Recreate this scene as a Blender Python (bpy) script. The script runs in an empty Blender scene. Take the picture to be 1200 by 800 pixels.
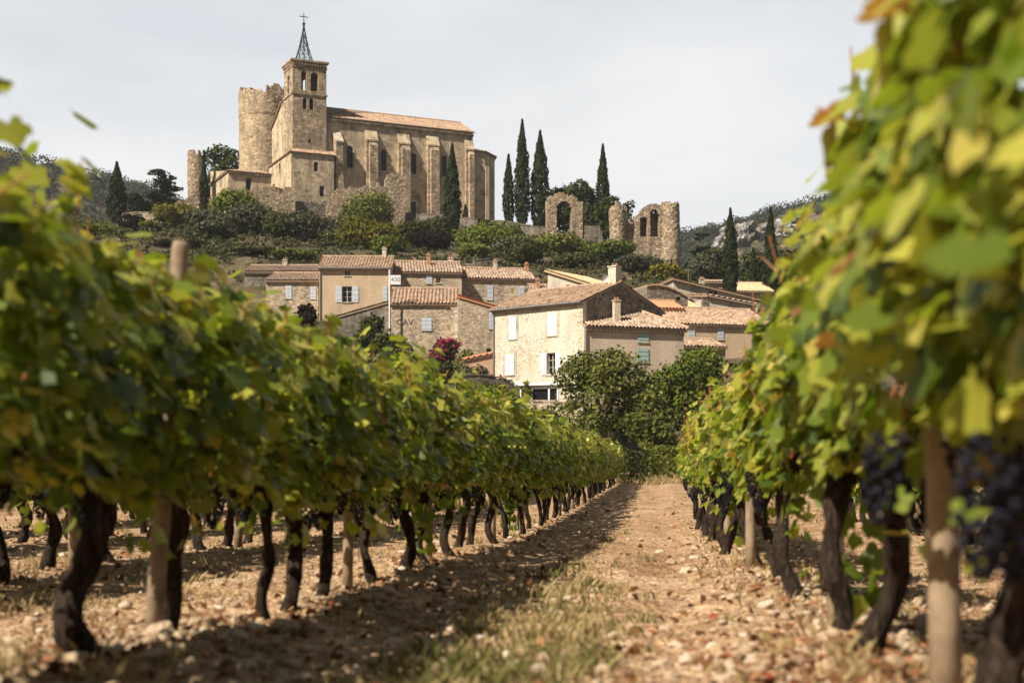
import bpy, bmesh, math, random
import numpy as np
from mathutils import Vector, Matrix, noise
from mathutils.geometry import tessellate_polygon
R = math.radians
sc = bpy.context.scene
col = sc.collection

# ------------------------------------------------------------------ camera, sky, sun, exposure
FPX, CXP, HPY, CAMZ = 1667.0, 600.0, 548.0, 0.7
cam_d = bpy.data.cameras.new('camera'); cam = bpy.data.objects.new('camera', cam_d); col.objects.link(cam)
cam.location = (0, 0, CAMZ); cam.rotation_euler = (R(90), 0, 0)
cam_d.sensor_width = 36; cam_d.lens = 36 * FPX / 1200
cam_d.shift_y = (HPY - 400) / 1200
cam_d.clip_start = 0.05; cam_d.clip_end = 4000
cam_d.dof.use_dof = True; cam_d.dof.focus_distance = 45; cam_d.dof.aperture_fstop = 2.5
sc.camera = cam

SUN_EL, SUN_AZ = R(46), R(42)           # azimuth: degrees in front of due left
sdir = Vector((-math.cos(SUN_AZ) * math.cos(SUN_EL), -math.sin(SUN_AZ) * math.cos(SUN_EL), math.sin(SUN_EL)))
w = bpy.data.worlds.new('World'); sc.world = w; w.use_nodes = True
wt = w.node_tree; wn = wt.nodes; wl = wt.links; wn.clear()
out = wn.new('ShaderNodeOutputWorld'); bg = wn.new('ShaderNodeBackground'); bg.inputs['Strength'].default_value = 0.1
sky = wn.new('ShaderNodeTexSky'); sky.sky_type = 'NISHITA'; sky.sun_disc = False
sky.sun_elevation = SUN_EL; sky.sun_rotation = math.atan2(sdir.x, sdir.y)
sky.air_density = 1.0; sky.dust_density = 1.5
tc = wn.new('ShaderNodeTexCoord'); mp = wn.new('ShaderNodeMapping'); mp.inputs['Scale'].default_value = (1.0, 1.0, 3.2)
mp.inputs['Rotation'].default_value = (0.15, 0.1, 0.4)
nz = wn.new('ShaderNodeTexNoise'); nz.inputs['Scale'].default_value = 3.2; nz.inputs['Detail'].default_value = 8; nz.inputs['Roughness'].default_value = 0.5
cr = wn.new('ShaderNodeValToRGB')
cr.color_ramp.elements[0].position = 0.30; cr.color_ramp.elements[0].color = (4.9, 5.05, 5.3, 1)
cr.color_ramp.elements[1].position = 0.58; cr.color_ramp.elements[1].color = (6.2, 6.2, 6.15, 1)
sx = wn.new('ShaderNodeSeparateXYZ')
mr = wn.new('ShaderNodeMapRange'); mr.inputs['From Min'].default_value = 0.34; mr.inputs['From Max'].default_value = 0.85
mr.inputs['To Min'].default_value = 0.93; mr.inputs['To Max'].default_value = 0.12
mx = wn.new('ShaderNodeMixRGB')
wl.new(tc.outputs['Generated'], mp.inputs['Vector']); wl.new(mp.outputs[0], nz.inputs['Vector']); wl.new(nz.outputs['Fac'], cr.inputs[0])
wl.new(tc.outputs['Generated'], sx.inputs[0]); wl.new(sx.outputs['Z'], mr.inputs['Value'])
wl.new(mr.outputs[0], mx.inputs['Fac']); wl.new(sky.outputs[0], mx.inputs['Color1']); wl.new(cr.outputs[0], mx.inputs['Color2'])
# thin bright cirrus ahead; sky dimmed overhead, beside and behind to cut fill light
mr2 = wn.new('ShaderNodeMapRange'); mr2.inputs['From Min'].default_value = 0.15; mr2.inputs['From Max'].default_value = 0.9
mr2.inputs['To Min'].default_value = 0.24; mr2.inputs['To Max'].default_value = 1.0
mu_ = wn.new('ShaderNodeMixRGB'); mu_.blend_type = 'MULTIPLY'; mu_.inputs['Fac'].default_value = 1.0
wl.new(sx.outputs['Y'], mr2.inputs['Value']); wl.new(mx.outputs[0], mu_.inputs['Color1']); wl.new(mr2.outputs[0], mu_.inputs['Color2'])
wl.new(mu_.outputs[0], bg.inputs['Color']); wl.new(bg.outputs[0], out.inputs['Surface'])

sd = bpy.data.lights.new('sun', 'SUN'); sd.energy = 5.0; sd.angle = R(0.5); sd.color = (1.0, 0.90, 0.755)
so = bpy.data.objects.new('sun', sd); col.objects.link(so)
so.rotation_euler = (-sdir).to_track_quat('-Z', 'Y').to_euler()
sc.view_settings.view_transform = 'Standard'; sc.view_settings.look = 'None'
sc.view_settings.exposure = 0.62; sc.view_settings.gamma = 1.0; sc.view_settings.use_curve_mapping = False
sc.render.engine = 'CYCLES'
cy = sc.cycles
cy.use_denoising = True; cy.max_bounces = 6; cy.diffuse_bounces = 3; cy.glossy_bounces = 2; cy.transmission_bounces = 4
cy.transparent_max_bounces = 4; cy.use_adaptive_sampling = True; cy.adaptive_threshold = 0.015
cy.caustics_reflective = False; cy.caustics_refractive = False; cy.sample_clamp_indirect = 6

# ------------------------------------------------------------------ helpers
def wx(px, Y): return (px - CXP) * Y / FPX
def wz(py, Y): return CAMZ + (HPY - py) * Y / FPX

def tag(o, label=None, cat=None, group=None, kind=None):
    if label: o['label'] = label
    if cat: o['category'] = cat
    if group: o['group'] = group
    if kind: o['kind'] = kind
    return o

def empty(name, loc, rz=0.0, label=None, cat=None, group=None):
    o = bpy.data.objects.new(name, None); o.empty_display_size = 0.2; col.objects.link(o)
    o.location = loc; o.rotation_euler = (0, 0, rz)
    return tag(o, label, cat, group)

def mesh_obj(name, me, mat=None, parent=None, loc=None):
    o = bpy.data.objects.new(name, me); col.objects.link(o)
    if mat and not me.materials: me.materials.append(mat)
    if parent: o.parent = parent
    if loc is not None: o.location = loc
    return o

class MB:
    def __init__(s): s.v = []; s.f = []
    def add(s, vs, fs):
        b = len(s.v); s.v += [tuple(p) for p in vs]; s.f += [tuple(i + b for i in f) for f in fs]
    def box(s, x0, x1, y0, y1, z0, z1):
        s.add([(x0,y0,z0),(x1,y0,z0),(x1,y1,z0),(x0,y1,z0),(x0,y0,z1),(x1,y0,z1),(x1,y1,z1),(x0,y1,z1)],
              [(0,3,2,1),(4,5,6,7),(0,1,5,4),(1,2,6,5),(2,3,7,6),(3,0,4,7)]); return s
    def tube(s, pts, rad, n=6, cap=True, jit=0.0, rnd=None):
        pts = [Vector(p) for p in pts]
        if not hasattr(rad, '__len__'): rad = [rad] * len(pts)
        vs = []; fs = []
        up = Vector((0.31, 0.95, 0.07))
        for i, p in enumerate(pts):
            d = (pts[min(i+1, len(pts)-1)] - pts[max(i-1, 0)]).normalized()
            a = d.cross(up)
            if a.length < 1e-3: a = d.cross(Vector((1, 0, 0)))
            a.normalize(); b = d.cross(a)
            for k in range(n):
                t = 2 * math.pi * k / n
                r = rad[i] * (1 + (rnd.uniform(-jit, jit) if rnd else 0))
                vs.append(p + (a * math.cos(t) + b * math.sin(t)) * r)
        for i in range(len(pts) - 1):
            for k in range(n):
                fs.append((i*n + k, i*n + (k+1) % n, (i+1)*n + (k+1) % n, (i+1)*n + k))
        if cap:
            fs.append(tuple(range(n))[::-1]); fs.append(tuple((len(pts)-1)*n + k for k in range(n)))
        s.add(vs, fs); return s
    def prism(s, poly, z0, z1):
        n = len(poly)
        vs = [(x, y, z0) for x, y in poly] + [(x, y, z1) for x, y in poly]
        fs = [(i, (i+1) % n, n + (i+1) % n, n + i) for i in range(n)] + [tuple(range(n))[::-1], tuple(range(n, 2*n))]
        s.add(vs, fs); return s
    def hull(s, lo, hi):
        n = len(lo); s.add(list(lo) + list(hi), [(i, (i+1) % n, n + (i+1) % n, n + i) for i in range(n)] + [tuple(range(n))[::-1], tuple(range(n, 2*n))]); return s
    def mesh(s, name, mat=None, smooth=False):
        me = bpy.data.meshes.new(name); me.from_pydata(s.v, [], s.f)
        bm = bmesh.new(); bm.from_mesh(me); bmesh.ops.recalc_face_normals(bm, faces=bm.faces); bm.to_mesh(me); bm.free()
        if mat: me.materials.append(mat)
        if smooth: me.polygons.foreach_set('use_smooth', [True] * len(me.polygons))
        me.update(); return me
    def build(s, name, mat, parent=None, loc=None, smooth=False):
        return mesh_obj(name, s.mesh(name, mat, smooth), None, parent, loc)

def np_mesh(name, V, F, mat=None, attr=None, smooth=False):
    """V (n,3), F (m,k) constant k; attr: per-vertex float"""
    me = bpy.data.meshes.new(name); k = F.shape[1]; m = F.shape[0]
    me.vertices.add(len(V)); me.vertices.foreach_set('co', V.astype(np.float32).ravel())
    me.loops.add(m * k); me.loops.foreach_set('vertex_index', F.astype(np.int32).ravel())
    me.polygons.add(m); me.polygons.foreach_set('loop_start', np.arange(0, m * k, k, dtype=np.int32))
    me.polygons.foreach_set('loop_total', np.full(m, k, dtype=np.int32))
    if smooth: me.polygons.foreach_set('use_smooth', np.ones(m, dtype=bool))
    me.update(calc_edges=True)
    if attr is not None:
        a = me.attributes.new('r', 'FLOAT', 'POINT'); a.data.foreach_set('value', attr.astype(np.float32))
    if mat: me.materials.append(mat)
    return me

# ------------------------------------------------------------------ materials
def newmat(name):
    m = bpy.data.materials.new(name); m.use_nodes = True
    nt = m.node_tree; nt.nodes.clear()
    return m, nt.nodes, nt.links
def ramp(nd, stops):
    r = nd.new('ShaderNodeValToRGB'); e = r.color_ramp.elements
    while len(e) < len(stops): e.new(0.5)
    for i, (p, c) in enumerate(stops): e[i].position = p; e[i].color = (*c, 1)
    return r
def simple(name, c, rough=0.7, metal=0.0, var=0.12, scale=3.0, bump=0.0):
    m, nd, lk = newmat(name)
    o = nd.new('ShaderNodeOutputMaterial'); b = nd.new('ShaderNodeBsdfPrincipled')
    b.inputs['Roughness'].default_value = rough; b.inputs['Metallic'].default_value = metal
    t = nd.new('ShaderNodeTexCoord'); n = nd.new('ShaderNodeTexNoise'); n.inputs['Scale'].default_value = scale; n.inputs['Detail'].default_value = 6
    r = ramp(nd, [(0.3, tuple(x * (1 - var) for x in c)), (0.7, tuple(min(1, x * (1 + var)) for x in c))])
    lk.new(t.outputs['Object'], n.inputs['Vector']); lk.new(n.outputs['Fac'], r.inputs[0]); lk.new(r.outputs[0], b.inputs['Base Color'])
    if bump:
        bp = nd.new('ShaderNodeBump'); bp.inputs['Strength'].default_value = 0.6; bp.inputs['Distance'].default_value = bump
        lk.new(n.outputs['Fac'], bp.inputs['Height']); lk.new(bp.outputs[0], b.inputs['Normal'])
    lk.new(b.outputs[0], o.inputs[0]); return m

def stone(name, c1, c2, mortar, plaster=None, pl_amt=0.5, cell=2.6, stain=(0.12, 0.1, 0.085), stain_amt=0.45, bump=0.06, mort_w=0.06, brick=0.0):
    """rubble masonry, optionally under patches of lime render, with weather stains"""
    m, nd, lk = newmat(name)
    o = nd.new('ShaderNodeOutputMaterial'); b = nd.new('ShaderNodeBsdfPrincipled'); b.inputs['Roughness'].default_value = 0.9
    b.inputs['Specular IOR Level'].default_value = 0.15
    t = nd.new('ShaderNodeTexCoord'); mpg = nd.new('ShaderNodeMapping'); mpg.inputs['Scale'].default_value = (cell, cell, cell * 1.7)
    dn = nd.new('ShaderNodeTexNoise'); dn.inputs['Scale'].default_value = 2.5; dn.inputs['Detail'].default_value = 3
    ad = nd.new('ShaderNodeMixRGB'); ad.blend_type = 'LINEAR_LIGHT'; ad.inputs['Fac'].default_value = 0.25
    lk.new(t.outputs['Object'], mpg.inputs[0]); lk.new(mpg.outputs[0], ad.inputs['Color1']); lk.new(t.outputs['Object'], dn.inputs['Vector']); lk.new(dn.outputs['Color'], ad.inputs['Color2'])
    v1 = nd.new('ShaderNodeTexVoronoi'); v1.inputs['Scale'].default_value = 1.0
    v2 = nd.new('ShaderNodeTexVoronoi'); v2.feature = 'DISTANCE_TO_EDGE'; v2.inputs['Scale'].default_value = 1.0
    lk.new(ad.outputs[0], v1.inputs['Vector']); lk.new(ad.outputs[0], v2.inputs['Vector'])
    sp = nd.new('ShaderNodeSeparateColor'); lk.new(v1.outputs['Color'], sp.inputs[0])
    rc = ramp(nd, [(0.0, tuple(x * 0.62 for x in c1)), (0.25, c1), (0.6, c2), (1.0, tuple(min(1, x * 1.3) for x in c2))]); lk.new(sp.outputs[0], rc.inputs[0])
    rm = ramp(nd, [(0.0, (1, 1, 1)), (mort_w * 2, (0, 0, 0))]); lk.new(v2.outputs['Distance'], rm.inputs[0])
    mm = nd.new('ShaderNodeMixRGB'); mm.inputs['Color2'].default_value = (*mortar, 1)
    lk.new(rm.outputs[0], mm.inputs['Fac']); lk.new(rc.outputs[0], mm.inputs['Color1'])
    cur = mm.outputs[0]; hgt = v2.outputs['Distance']
    if brick:
        sx_ = nd.new('ShaderNodeSeparateXYZ'); lk.new(t.outputs['Object'], sx_.inputs[0])
        sm_ = nd.new('ShaderNodeMath'); sm_.operation = 'MULTIPLY_ADD'; sm_.inputs[1].default_value = 0.83; lk.new(sx_.outputs['Y'], sm_.inputs[0]); lk.new(sx_.outputs['X'], sm_.inputs[2])
        cb_ = nd.new('ShaderNodeCombineXYZ'); lk.new(sm_.outputs[0], cb_.inputs['X']); lk.new(sx_.outputs['Z'], cb_.inputs['Y'])
        bk = nd.new('ShaderNodeTexBrick'); bk.inputs['Scale'].default_value = 1.0; bk.inputs['Brick Width'].default_value = 0.85; bk.inputs['Row Height'].default_value = 0.42; bk.inputs['Mortar Size'].default_value = 0.03; bk.inputs['Mortar Smooth'].default_value = 0.3
        bk.inputs['Color1'].default_value = (1.2, 1.15, 1.1, 1); bk.inputs['Color2'].default_value = (0.72, 0.72, 0.72, 1); bk.inputs['Mortar'].default_value = (0.62, 0.6, 0.58, 1); lk.new(cb_.outputs[0], bk.inputs['Vector'])
        mk_ = nd.new('ShaderNodeMixRGB'); mk_.blend_type = 'MULTIPLY'; mk_.inputs['Fac'].default_value = brick; lk.new(cur, mk_.inputs['Color1']); lk.new(bk.outputs['Color'], mk_.inputs['Color2']); cur = mk_.outputs[0]
    fine = nd.new('ShaderNodeTexNoise'); fine.inputs['Scale'].default_value = 9; fine.inputs['Detail'].default_value = 8; lk.new(t.outputs['Object'], fine.inputs['Vector'])
    if plaster:
        pn = nd.new('ShaderNodeTexNoise'); pn.inputs['Scale'].default_value = 0.45; pn.inputs['Detail'].default_value = 9; pn.inputs['Roughness'].default_value = 0.68
        lk.new(t.outputs['Object'], pn.inputs['Vector'])
        lo = 0.72 - 0.42 * pl_amt
        pr = ramp(nd, [(lo, (0, 0, 0)), (lo + 0.07, (1, 1, 1))]); lk.new(pn.outputs['Fac'], pr.inputs[0])
        pc = ramp(nd, [(0.3, tuple(x * 0.8 for x in plaster)), (0.7, tuple(min(1, x * 1.12) for x in plaster))]); lk.new(fine.outputs['Fac'], pc.inputs[0])
        mp2 = nd.new('ShaderNodeMixRGB'); lk.new(pr.outputs[0], mp2.inputs['Fac']); lk.new(cur, mp2.inputs['Color1']); lk.new(pc.outputs[0], mp2.inputs['Color2'])
        cur = mp2.outputs[0]
        hm = nd.new('ShaderNodeMixRGB'); hm.inputs['Color2'].default_value = (0.35, 0.35, 0.35, 1)
        lk.new(pr.outputs[0], hm.inputs['Fac']); lk.new(hgt, hm.inputs['Color1']); hgt = hm.outputs[0]
    # stains: streaky, stretched downwards
    m3 = nd.new('ShaderNodeMapping'); m3.inputs['Scale'].default_value = (0.55, 0.55, 0.16); lk.new(t.outputs['Object'], m3.inputs[0])
    sn = nd.new('ShaderNodeTexNoise'); sn.inputs['Scale'].default_value = 1.3; sn.inputs['Detail'].default_value = 9; sn.inputs['Roughness'].default_value = 0.65
    lk.new(m3.outputs[0], sn.inputs['Vector'])
    sr = ramp(nd, [(0.46, (0, 0, 0)), (0.68, (stain_amt,) * 3)]); lk.new(sn.outputs['Fac'], sr.inputs[0])
    ms = nd.new('ShaderNodeMixRGB'); ms.inputs['Color2'].default_value = (*stain, 1); lk.new(sr.outputs[0], ms.inputs['Fac']); lk.new(cur, ms.inputs['Color1'])
    fr = ramp(nd, [(0.3, (0.78,) * 3), (0.7, (1.16,) * 3)]); lk.new(fine.outputs['Fac'], fr.inputs[0])
    mu = nd.new('ShaderNodeMixRGB'); mu.blend_type = 'MULTIPLY'; mu.inputs['Fac'].default_value = 1; lk.new(ms.outputs[0], mu.inputs['Color1']); lk.new(fr.outputs[0], mu.inputs['Color2'])
    lk.new(mu.outputs[0], b.inputs['Base Color'])
    ha = nd.new('ShaderNodeMath'); ha.operation = 'MULTIPLY_ADD'; ha.inputs[1].default_value = 0.35; lk.new(fine.outputs['Fac'], ha.inputs[0]); lk.new(hgt, ha.inputs[2])
    bp = nd.new('ShaderNodeBump'); bp.inputs['Strength'].default_value = 0.8; bp.inputs['Distance'].default_value = bump
    lk.new(ha.outputs[0], bp.inputs['Height']); lk.new(bp.outputs[0], b.inputs['Normal'])
    lk.new(b.outputs[0], o.inputs[0]); return m

def tiles_mat(name, cs, lichen=0.3):
    """canal tiles: uv x = tile column number, uv y = course number"""
    m, nd, lk = newmat(name)
    o = nd.new('ShaderNodeOutputMaterial'); b = nd.new('ShaderNodeBsdfPrincipled'); b.inputs['Roughness'].default_value = 0.85
    b.inputs['Specular IOR Level'].default_value = 0.2
    uv = nd.new('ShaderNodeUVMap'); uv.uv_map = 'UVMap'
    fl = nd.new('ShaderNodeVectorMath'); fl.operation = 'FLOOR'; lk.new(uv.outputs[0], fl.inputs[0])
    wn_ = nd.new('ShaderNodeTexWhiteNoise'); wn_.noise_dimensions = '2D'; lk.new(fl.outputs[0], wn_.inputs['Vector'])
    rc = ramp(nd, [(i / (len(cs) - 1), c) for i, c in enumerate(cs)]); lk.new(wn_.outputs['Value'], rc.inputs[0])
    t = nd.new('ShaderNodeTexCoord'); n = nd.new('ShaderNodeTexNoise'); n.inputs['Scale'].default_value = 0.9; n.inputs['Detail'].default_value = 8
    lk.new(t.outputs['Object'], n.inputs['Vector'])
    rr = ramp(nd, [(0.5, (0, 0, 0)), (0.72, (lichen,) * 3)]); lk.new(n.outputs['Fac'], rr.inputs[0])
    mxx = nd.new('ShaderNodeMixRGB'); mxx.inputs['Color2'].default_value = (0.17, 0.14, 0.11, 1); lk.new(rr.outputs[0], mxx.inputs['Fac']); lk.new(rc.outputs[0], mxx.inputs['Color1'])
    lk.new(mxx.outputs[0], b.inputs['Base Color']); lk.new(b.outputs[0], o.inputs[0]); return m

def leafmat(name, stops, trans=0.35, back=None, gloss=0.0, tstops=None, shift=0.05):
    m, nd, lk = newmat(name)
    o = nd.new('ShaderNodeOutputMaterial')
    at = nd.new('ShaderNodeAttribute'); at.attribute_name = 'r'
    oi = nd.new('ShaderNodeObjectInfo')
    ma = nd.new('ShaderNodeMath'); ma.operation = 'MULTIPLY_ADD'; ma.inputs[1].default_value = 0.10; lk.new(oi.outputs['Random'], ma.inputs[0])
    sb = nd.new('ShaderNodeMath'); sb.operation = 'SUBTRACT'; sb.inputs[1].default_value = shift; lk.new(ma.outputs[0], sb.inputs[0])
    lk.new(at.outputs['Fac'], ma.inputs[2])
    r = ramp(nd, stops); lk.new(sb.outputs[0], r.inputs[0]); c = r.outputs[0]
    if back:
        g = nd.new('ShaderNodeNewGeometry'); mb = nd.new('ShaderNodeMixRGB'); mb.blend_type = 'MIX'
        ff = nd.new('ShaderNodeMath'); ff.operation = 'MULTIPLY'; ff.inputs[1].default_value = 0.55; lk.new(g.outputs['Backfacing'], ff.inputs[0])
        mb.inputs['Color2'].default_value = (*back, 1); lk.new(ff.outputs[0], mb.inputs['Fac']); lk.new(c, mb.inputs['Color1']); c = mb.outputs[0]
    b = nd.new('ShaderNodeBsdfPrincipled'); b.inputs['Roughness'].default_value = 0.5; b.inputs['Specular IOR Level'].default_value = gloss
    lk.new(c, b.inputs['Base Color'])
    tr = nd.new('ShaderNodeBsdfTranslucent')
    if tstops:
        r2 = ramp(nd, tstops); lk.new(sb.outputs[0], r2.inputs[0]); lk.new(r2.outputs[0], tr.inputs['Color'])
    else: lk.new(c, tr.inputs['Color'])
    mxs = nd.new('ShaderNodeMixShader'); mxs.inputs[0].default_value = trans
    lk.new(b.outputs[0], mxs.inputs[1]); lk.new(tr.outputs[0], mxs.inputs[2]); lk.new(mxs.outputs[0], o.inputs[0]); return m

M = {}
M['ashlar'] = stone('church_stone', (0.49, 0.39, 0.27), (0.62, 0.50, 0.355), (0.49, 0.39, 0.28), (0.67, 0.535, 0.37), 0.65, cell=1.5, stain=(0.095, 0.078, 0.062), stain_amt=0.65, bump=0.03, brick=0.6)
M['tower'] = stone('tower_stone', (0.40, 0.31, 0.21), (0.54, 0.43, 0.30), (0.36, 0.28, 0.2), None, cell=1.6, stain=(0.10, 0.08, 0.065), stain_amt=0.65, bump=0.03, brick=0.8)
M['ruin'] = stone('ruin_stone', (0.32, 0.24, 0.16), (0.54, 0.43, 0.30), (0.20, 0.15, 0.10), None, cell=2.6, stain=(0.12, 0.095, 0.075), stain_amt=0.6, bump=0.05, mort_w=0.10)
M['keep'] = stone('keep_stone', (0.44, 0.34, 0.22), (0.56, 0.44, 0.30), (0.40, 0.30, 0.2), (0.52, 0.41, 0.27), 0.5, cell=1.9, stain=(0.15, 0.12, 0.09), stain_amt=0.7, bump=0.015, brick=0.7)
M['rubble'] = stone('rubble_wall', (0.40, 0.30, 0.21), (0.57, 0.46, 0.34), (0.42, 0.34, 0.25), (0.49, 0.39, 0.29), 0.4, cell=3.6, stain=(0.10, 0.09, 0.08), stain_amt=0.5)
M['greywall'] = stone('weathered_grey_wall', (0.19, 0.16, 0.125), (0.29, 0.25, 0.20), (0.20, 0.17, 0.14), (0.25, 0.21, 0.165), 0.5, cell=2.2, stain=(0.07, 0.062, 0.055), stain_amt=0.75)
M['whitehouse'] = stone('limewashed_stone', (0.50, 0.40, 0.28), (0.66, 0.59, 0.48), (0.64, 0.57, 0.46), (0.69, 0.62, 0.51), 0.62, cell=5.0, stain=(0.40, 0.30, 0.20), stain_amt=0.4, bump=0.012)
M['beige'] = stone('beige_render', (0.54, 0.41, 0.28), (0.57, 0.43, 0.29), (0.53, 0.40, 0.28), (0.58, 0.44, 0.30), 1.3, cell=3, stain=(0.30, 0.24, 0.18), stain_amt=0.5, bump=0.01)
M['rosy'] = stone('rose_beige_render', (0.64, 0.51, 0.39), (0.67, 0.54, 0.41), (0.63, 0.51, 0.39), (0.68, 0.55, 0.42), 1.3, cell=3, stain=(0.28, 0.22, 0.18), stain_amt=0.5, bump=0.01)
M['paleplaster'] = stone('pale_render', (0.52, 0.45, 0.36), (0.6, 0.53, 0.43), (0.5, 0.43, 0.34), (0.60, 0.52, 0.42), 1.1, cell=3, stain=(0.20, 0.17, 0.15), stain_amt=0.7, bump=0.01)
M['tile_a'] = tiles_mat('terracotta_tiles', [(0.20, 0.12, 0.08), (0.40, 0.27, 0.18), (0.50, 0.38, 0.27), (0.34, 0.20, 0.13), (0.46, 0.34, 0.24), (0.26, 0.18, 0.13)], 0.55)
M['tile_b'] = tiles_mat('mixed_weathered_tiles', [(0.18, 0.11, 0.08), (0.42, 0.33, 0.25), (0.52, 0.42, 0.32), (0.26, 0.16, 0.12), (0.38, 0.24, 0.17), (0.48, 0.40, 0.32)], 0.7)
M['tile_c'] = tiles_mat('straw_coloured_tiles', [(0.50, 0.38, 0.22), (0.62, 0.48, 0.30), (0.56, 0.42, 0.26)], 0.2)
M['tile_d'] = tiles_mat('grey_brown_tiles', [(0.22, 0.16, 0.12), (0.34, 0.26, 0.2), (0.28, 0.18, 0.13), (0.4, 0.31, 0.24)], 0.6)
M['tile_r'] = tiles_mat('orange_tiles', [(0.52, 0.24, 0.13), (0.60, 0.30, 0.17)], 0.2)
M['white'] = simple('white_paint', (0.80, 0.80, 0.80), 0.6, var=0.05)
M['bluegrey'] = simple('blue_grey_paint', (0.50, 0.55, 0.62), 0.6, var=0.06)
M['mint'] = simple('pale_green_paint', (0.36, 0.49, 0.45), 0.6, var=0.08)
M['dark'] = simple('dark_glass', (0.012, 0.012, 0.014), 0.25)
M['frame'] = simple('window_frame_paint', (0.55, 0.52, 0.48), 0.6)
M['iron'] = simple('wrought_iron', (0.035, 0.033, 0.032), 0.5, 0.5)
M['zinc'] = simple('zinc', (0.30, 0.29, 0.28), 0.45, 0.5)
M['paleblock'] = stone('pale_dressed_stone', (0.52, 0.45, 0.34), (0.60, 0.52, 0.41), (0.5, 0.42, 0.32), None, cell=1.0, stain_amt=0.3, bump=0.02)
M['brick'] = simple('brick', (0.42, 0.22, 0.14), 0.9, var=0.3, scale=8)
M['post'] = simple('weathered_post_wood', (0.27, 0.20, 0.13), 0.85, var=0.35, scale=14, bump=0.004)
M['greypost'] = simple('grey_post_wood', (0.26, 0.235, 0.215), 0.85, var=0.3, scale=16, bump=0.004)
M['bark'] = simple('tree_bark', (0.09, 0.065, 0.045), 0.95, var=0.4, scale=6, bump=0.03)
M['wire'] = simple('galvanised_wire', (0.25, 0.25, 0.26), 0.4, 0.8)
M['cane'] = simple('reddish_cane', (0.34, 0.12, 0.05), 0.6, var=0.3, scale=12)
M['water'] = simple('terracotta_wall_paint', (0.52, 0.33, 0.21), 0.9)
def vine_bark():
    m, nd, lk = newmat('vine_bark')
    o = nd.new('ShaderNodeOutputMaterial'); b = nd.new('ShaderNodeBsdfPrincipled'); b.inputs['Roughness'].default_value = 0.95; b.inputs['Specular IOR Level'].default_value = 0.1
    t = nd.new('ShaderNodeTexCoord'); mpg = nd.new('ShaderNodeMapping'); mpg.inputs['Scale'].default_value = (60, 60, 7)
    n = nd.new('ShaderNodeTexNoise'); n.inputs['Scale'].default_value = 1; n.inputs['Detail'].default_value = 8; n.inputs['Distortion'].default_value = 1.2
    r = ramp(nd, [(0.32, (0.010, 0.007, 0.005)), (0.54, (0.034, 0.024, 0.018)), (0.80, (0.12, 0.09, 0.07))])
    bp = nd.new('ShaderNodeBump'); bp.inputs['Strength'].default_value = 1; bp.inputs['Distance'].default_value = 0.012
    lk.new(t.outputs['Object'], mpg.inputs[0]); lk.new(mpg.outputs[0], n.inputs['Vector']); lk.new(n.outputs['Fac'], r.inputs[0]); lk.new(n.outputs['Fac'], bp.inputs['Height'])
    lk.new(r.outputs[0], b.inputs['Base Color']); lk.new(bp.outputs[0], b.inputs['Normal']); lk.new(b.outputs[0], o.inputs[0]); return m
M['vinebark'] = vine_bark()
def grape():
    m, nd, lk = newmat('grape_skin')
    o = nd.new('ShaderNodeOutputMaterial'); b = nd.new('ShaderNodeBsdfPrincipled'); b.inputs['Roughness'].default_value = 0.5; b.inputs['Specular IOR Level'].default_value = 0.15
    t = nd.new('ShaderNodeTexCoord'); n = nd.new('ShaderNodeTexNoise'); n.inputs['Scale'].default_value = 35
    r = ramp(nd, [(0.35, (0.004, 0.003, 0.006)), (0.7, (0.013, 0.014, 0.026))])
    lk.new(t.outputs['Object'], n.inputs['Vector']); lk.new(n.outputs['Fac'], r.inputs[0]); lk.new(r.outputs[0], b.inputs['Base Color']); lk.new(b.outputs[0], o.inputs[0]); return m
M['grape'] = grape()
M['vleaf'] = leafmat('vine_leaf', [(0.0, (0.022, 0.048, 0.007)), (0.30, (0.050, 0.088, 0.010)), (0.55, (0.14, 0.19, 0.018)), (0.78, (0.36, 0.37, 0.05)), (0.92, (0.50, 0.44, 0.09)), (0.98, (0.40, 0.24, 0.07)), (1.0, (0.25, 0.08, 0.03))],
                     0.36, back=(0.17, 0.20, 0.10), gloss=0.35, shift=-0.03,
                     tstops=[(0.0, (0.07, 0.14, 0.006)), (0.30, (0.18, 0.29, 0.01)), (0.55, (0.42, 0.52, 0.03)), (0.78, (0.70, 0.68, 0.08)), (0.90, (0.62, 0.42, 0.06)), (1.0, (0.45, 0.08, 0.03))])
def treemat(name, a, b_, c, trans=0.25): return leafmat(name, [(0.0, a), (0.55, b_), (1.0, c)], trans)
M['cypress'] = treemat('cypress_leaf', (0.014, 0.022, 0.009), (0.030, 0.042, 0.016), (0.065, 0.078, 0.03), 0.1)
M['pine'] = treemat('pine_leaf', (0.025, 0.036, 0.011), (0.06, 0.078, 0.022), (0.14, 0.15, 0.045), 0.15)
M['cedar'] = treemat('cedar_leaf', (0.016, 0.024, 0.013), (0.034, 0.046, 0.024), (0.075, 0.085, 0.043), 0.1)
M['oak'] = treemat('oak_leaf', (0.06, 0.076, 0.018), (0.15, 0.165, 0.042), (0.32, 0.30, 0.09))
M['fresh'] = treemat('fresh_green_leaf', (0.05, 0.075, 0.012), (0.13, 0.165, 0.03), (0.29, 0.29, 0.065))
M['yellowish'] = treemat('yellowing_leaf', (0.06, 0.075, 0.012), (0.16, 0.15, 0.025), (0.36, 0.25, 0.045))
M['olive'] = treemat('grey_olive_leaf', (0.035, 0.042, 0.022), (0.085, 0.09, 0.055), (0.17, 0.17, 0.115), 0.15)
M['darkleaf'] = treemat('dark_laurel_leaf', (0.030, 0.038, 0.013), (0.072, 0.08, 0.029), (0.17, 0.165, 0.065))
M['purple'] = treemat('purple_dark_leaf', (0.012, 0.010, 0.008), (0.03, 0.02, 0.015), (0.07, 0.035, 0.025))
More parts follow.
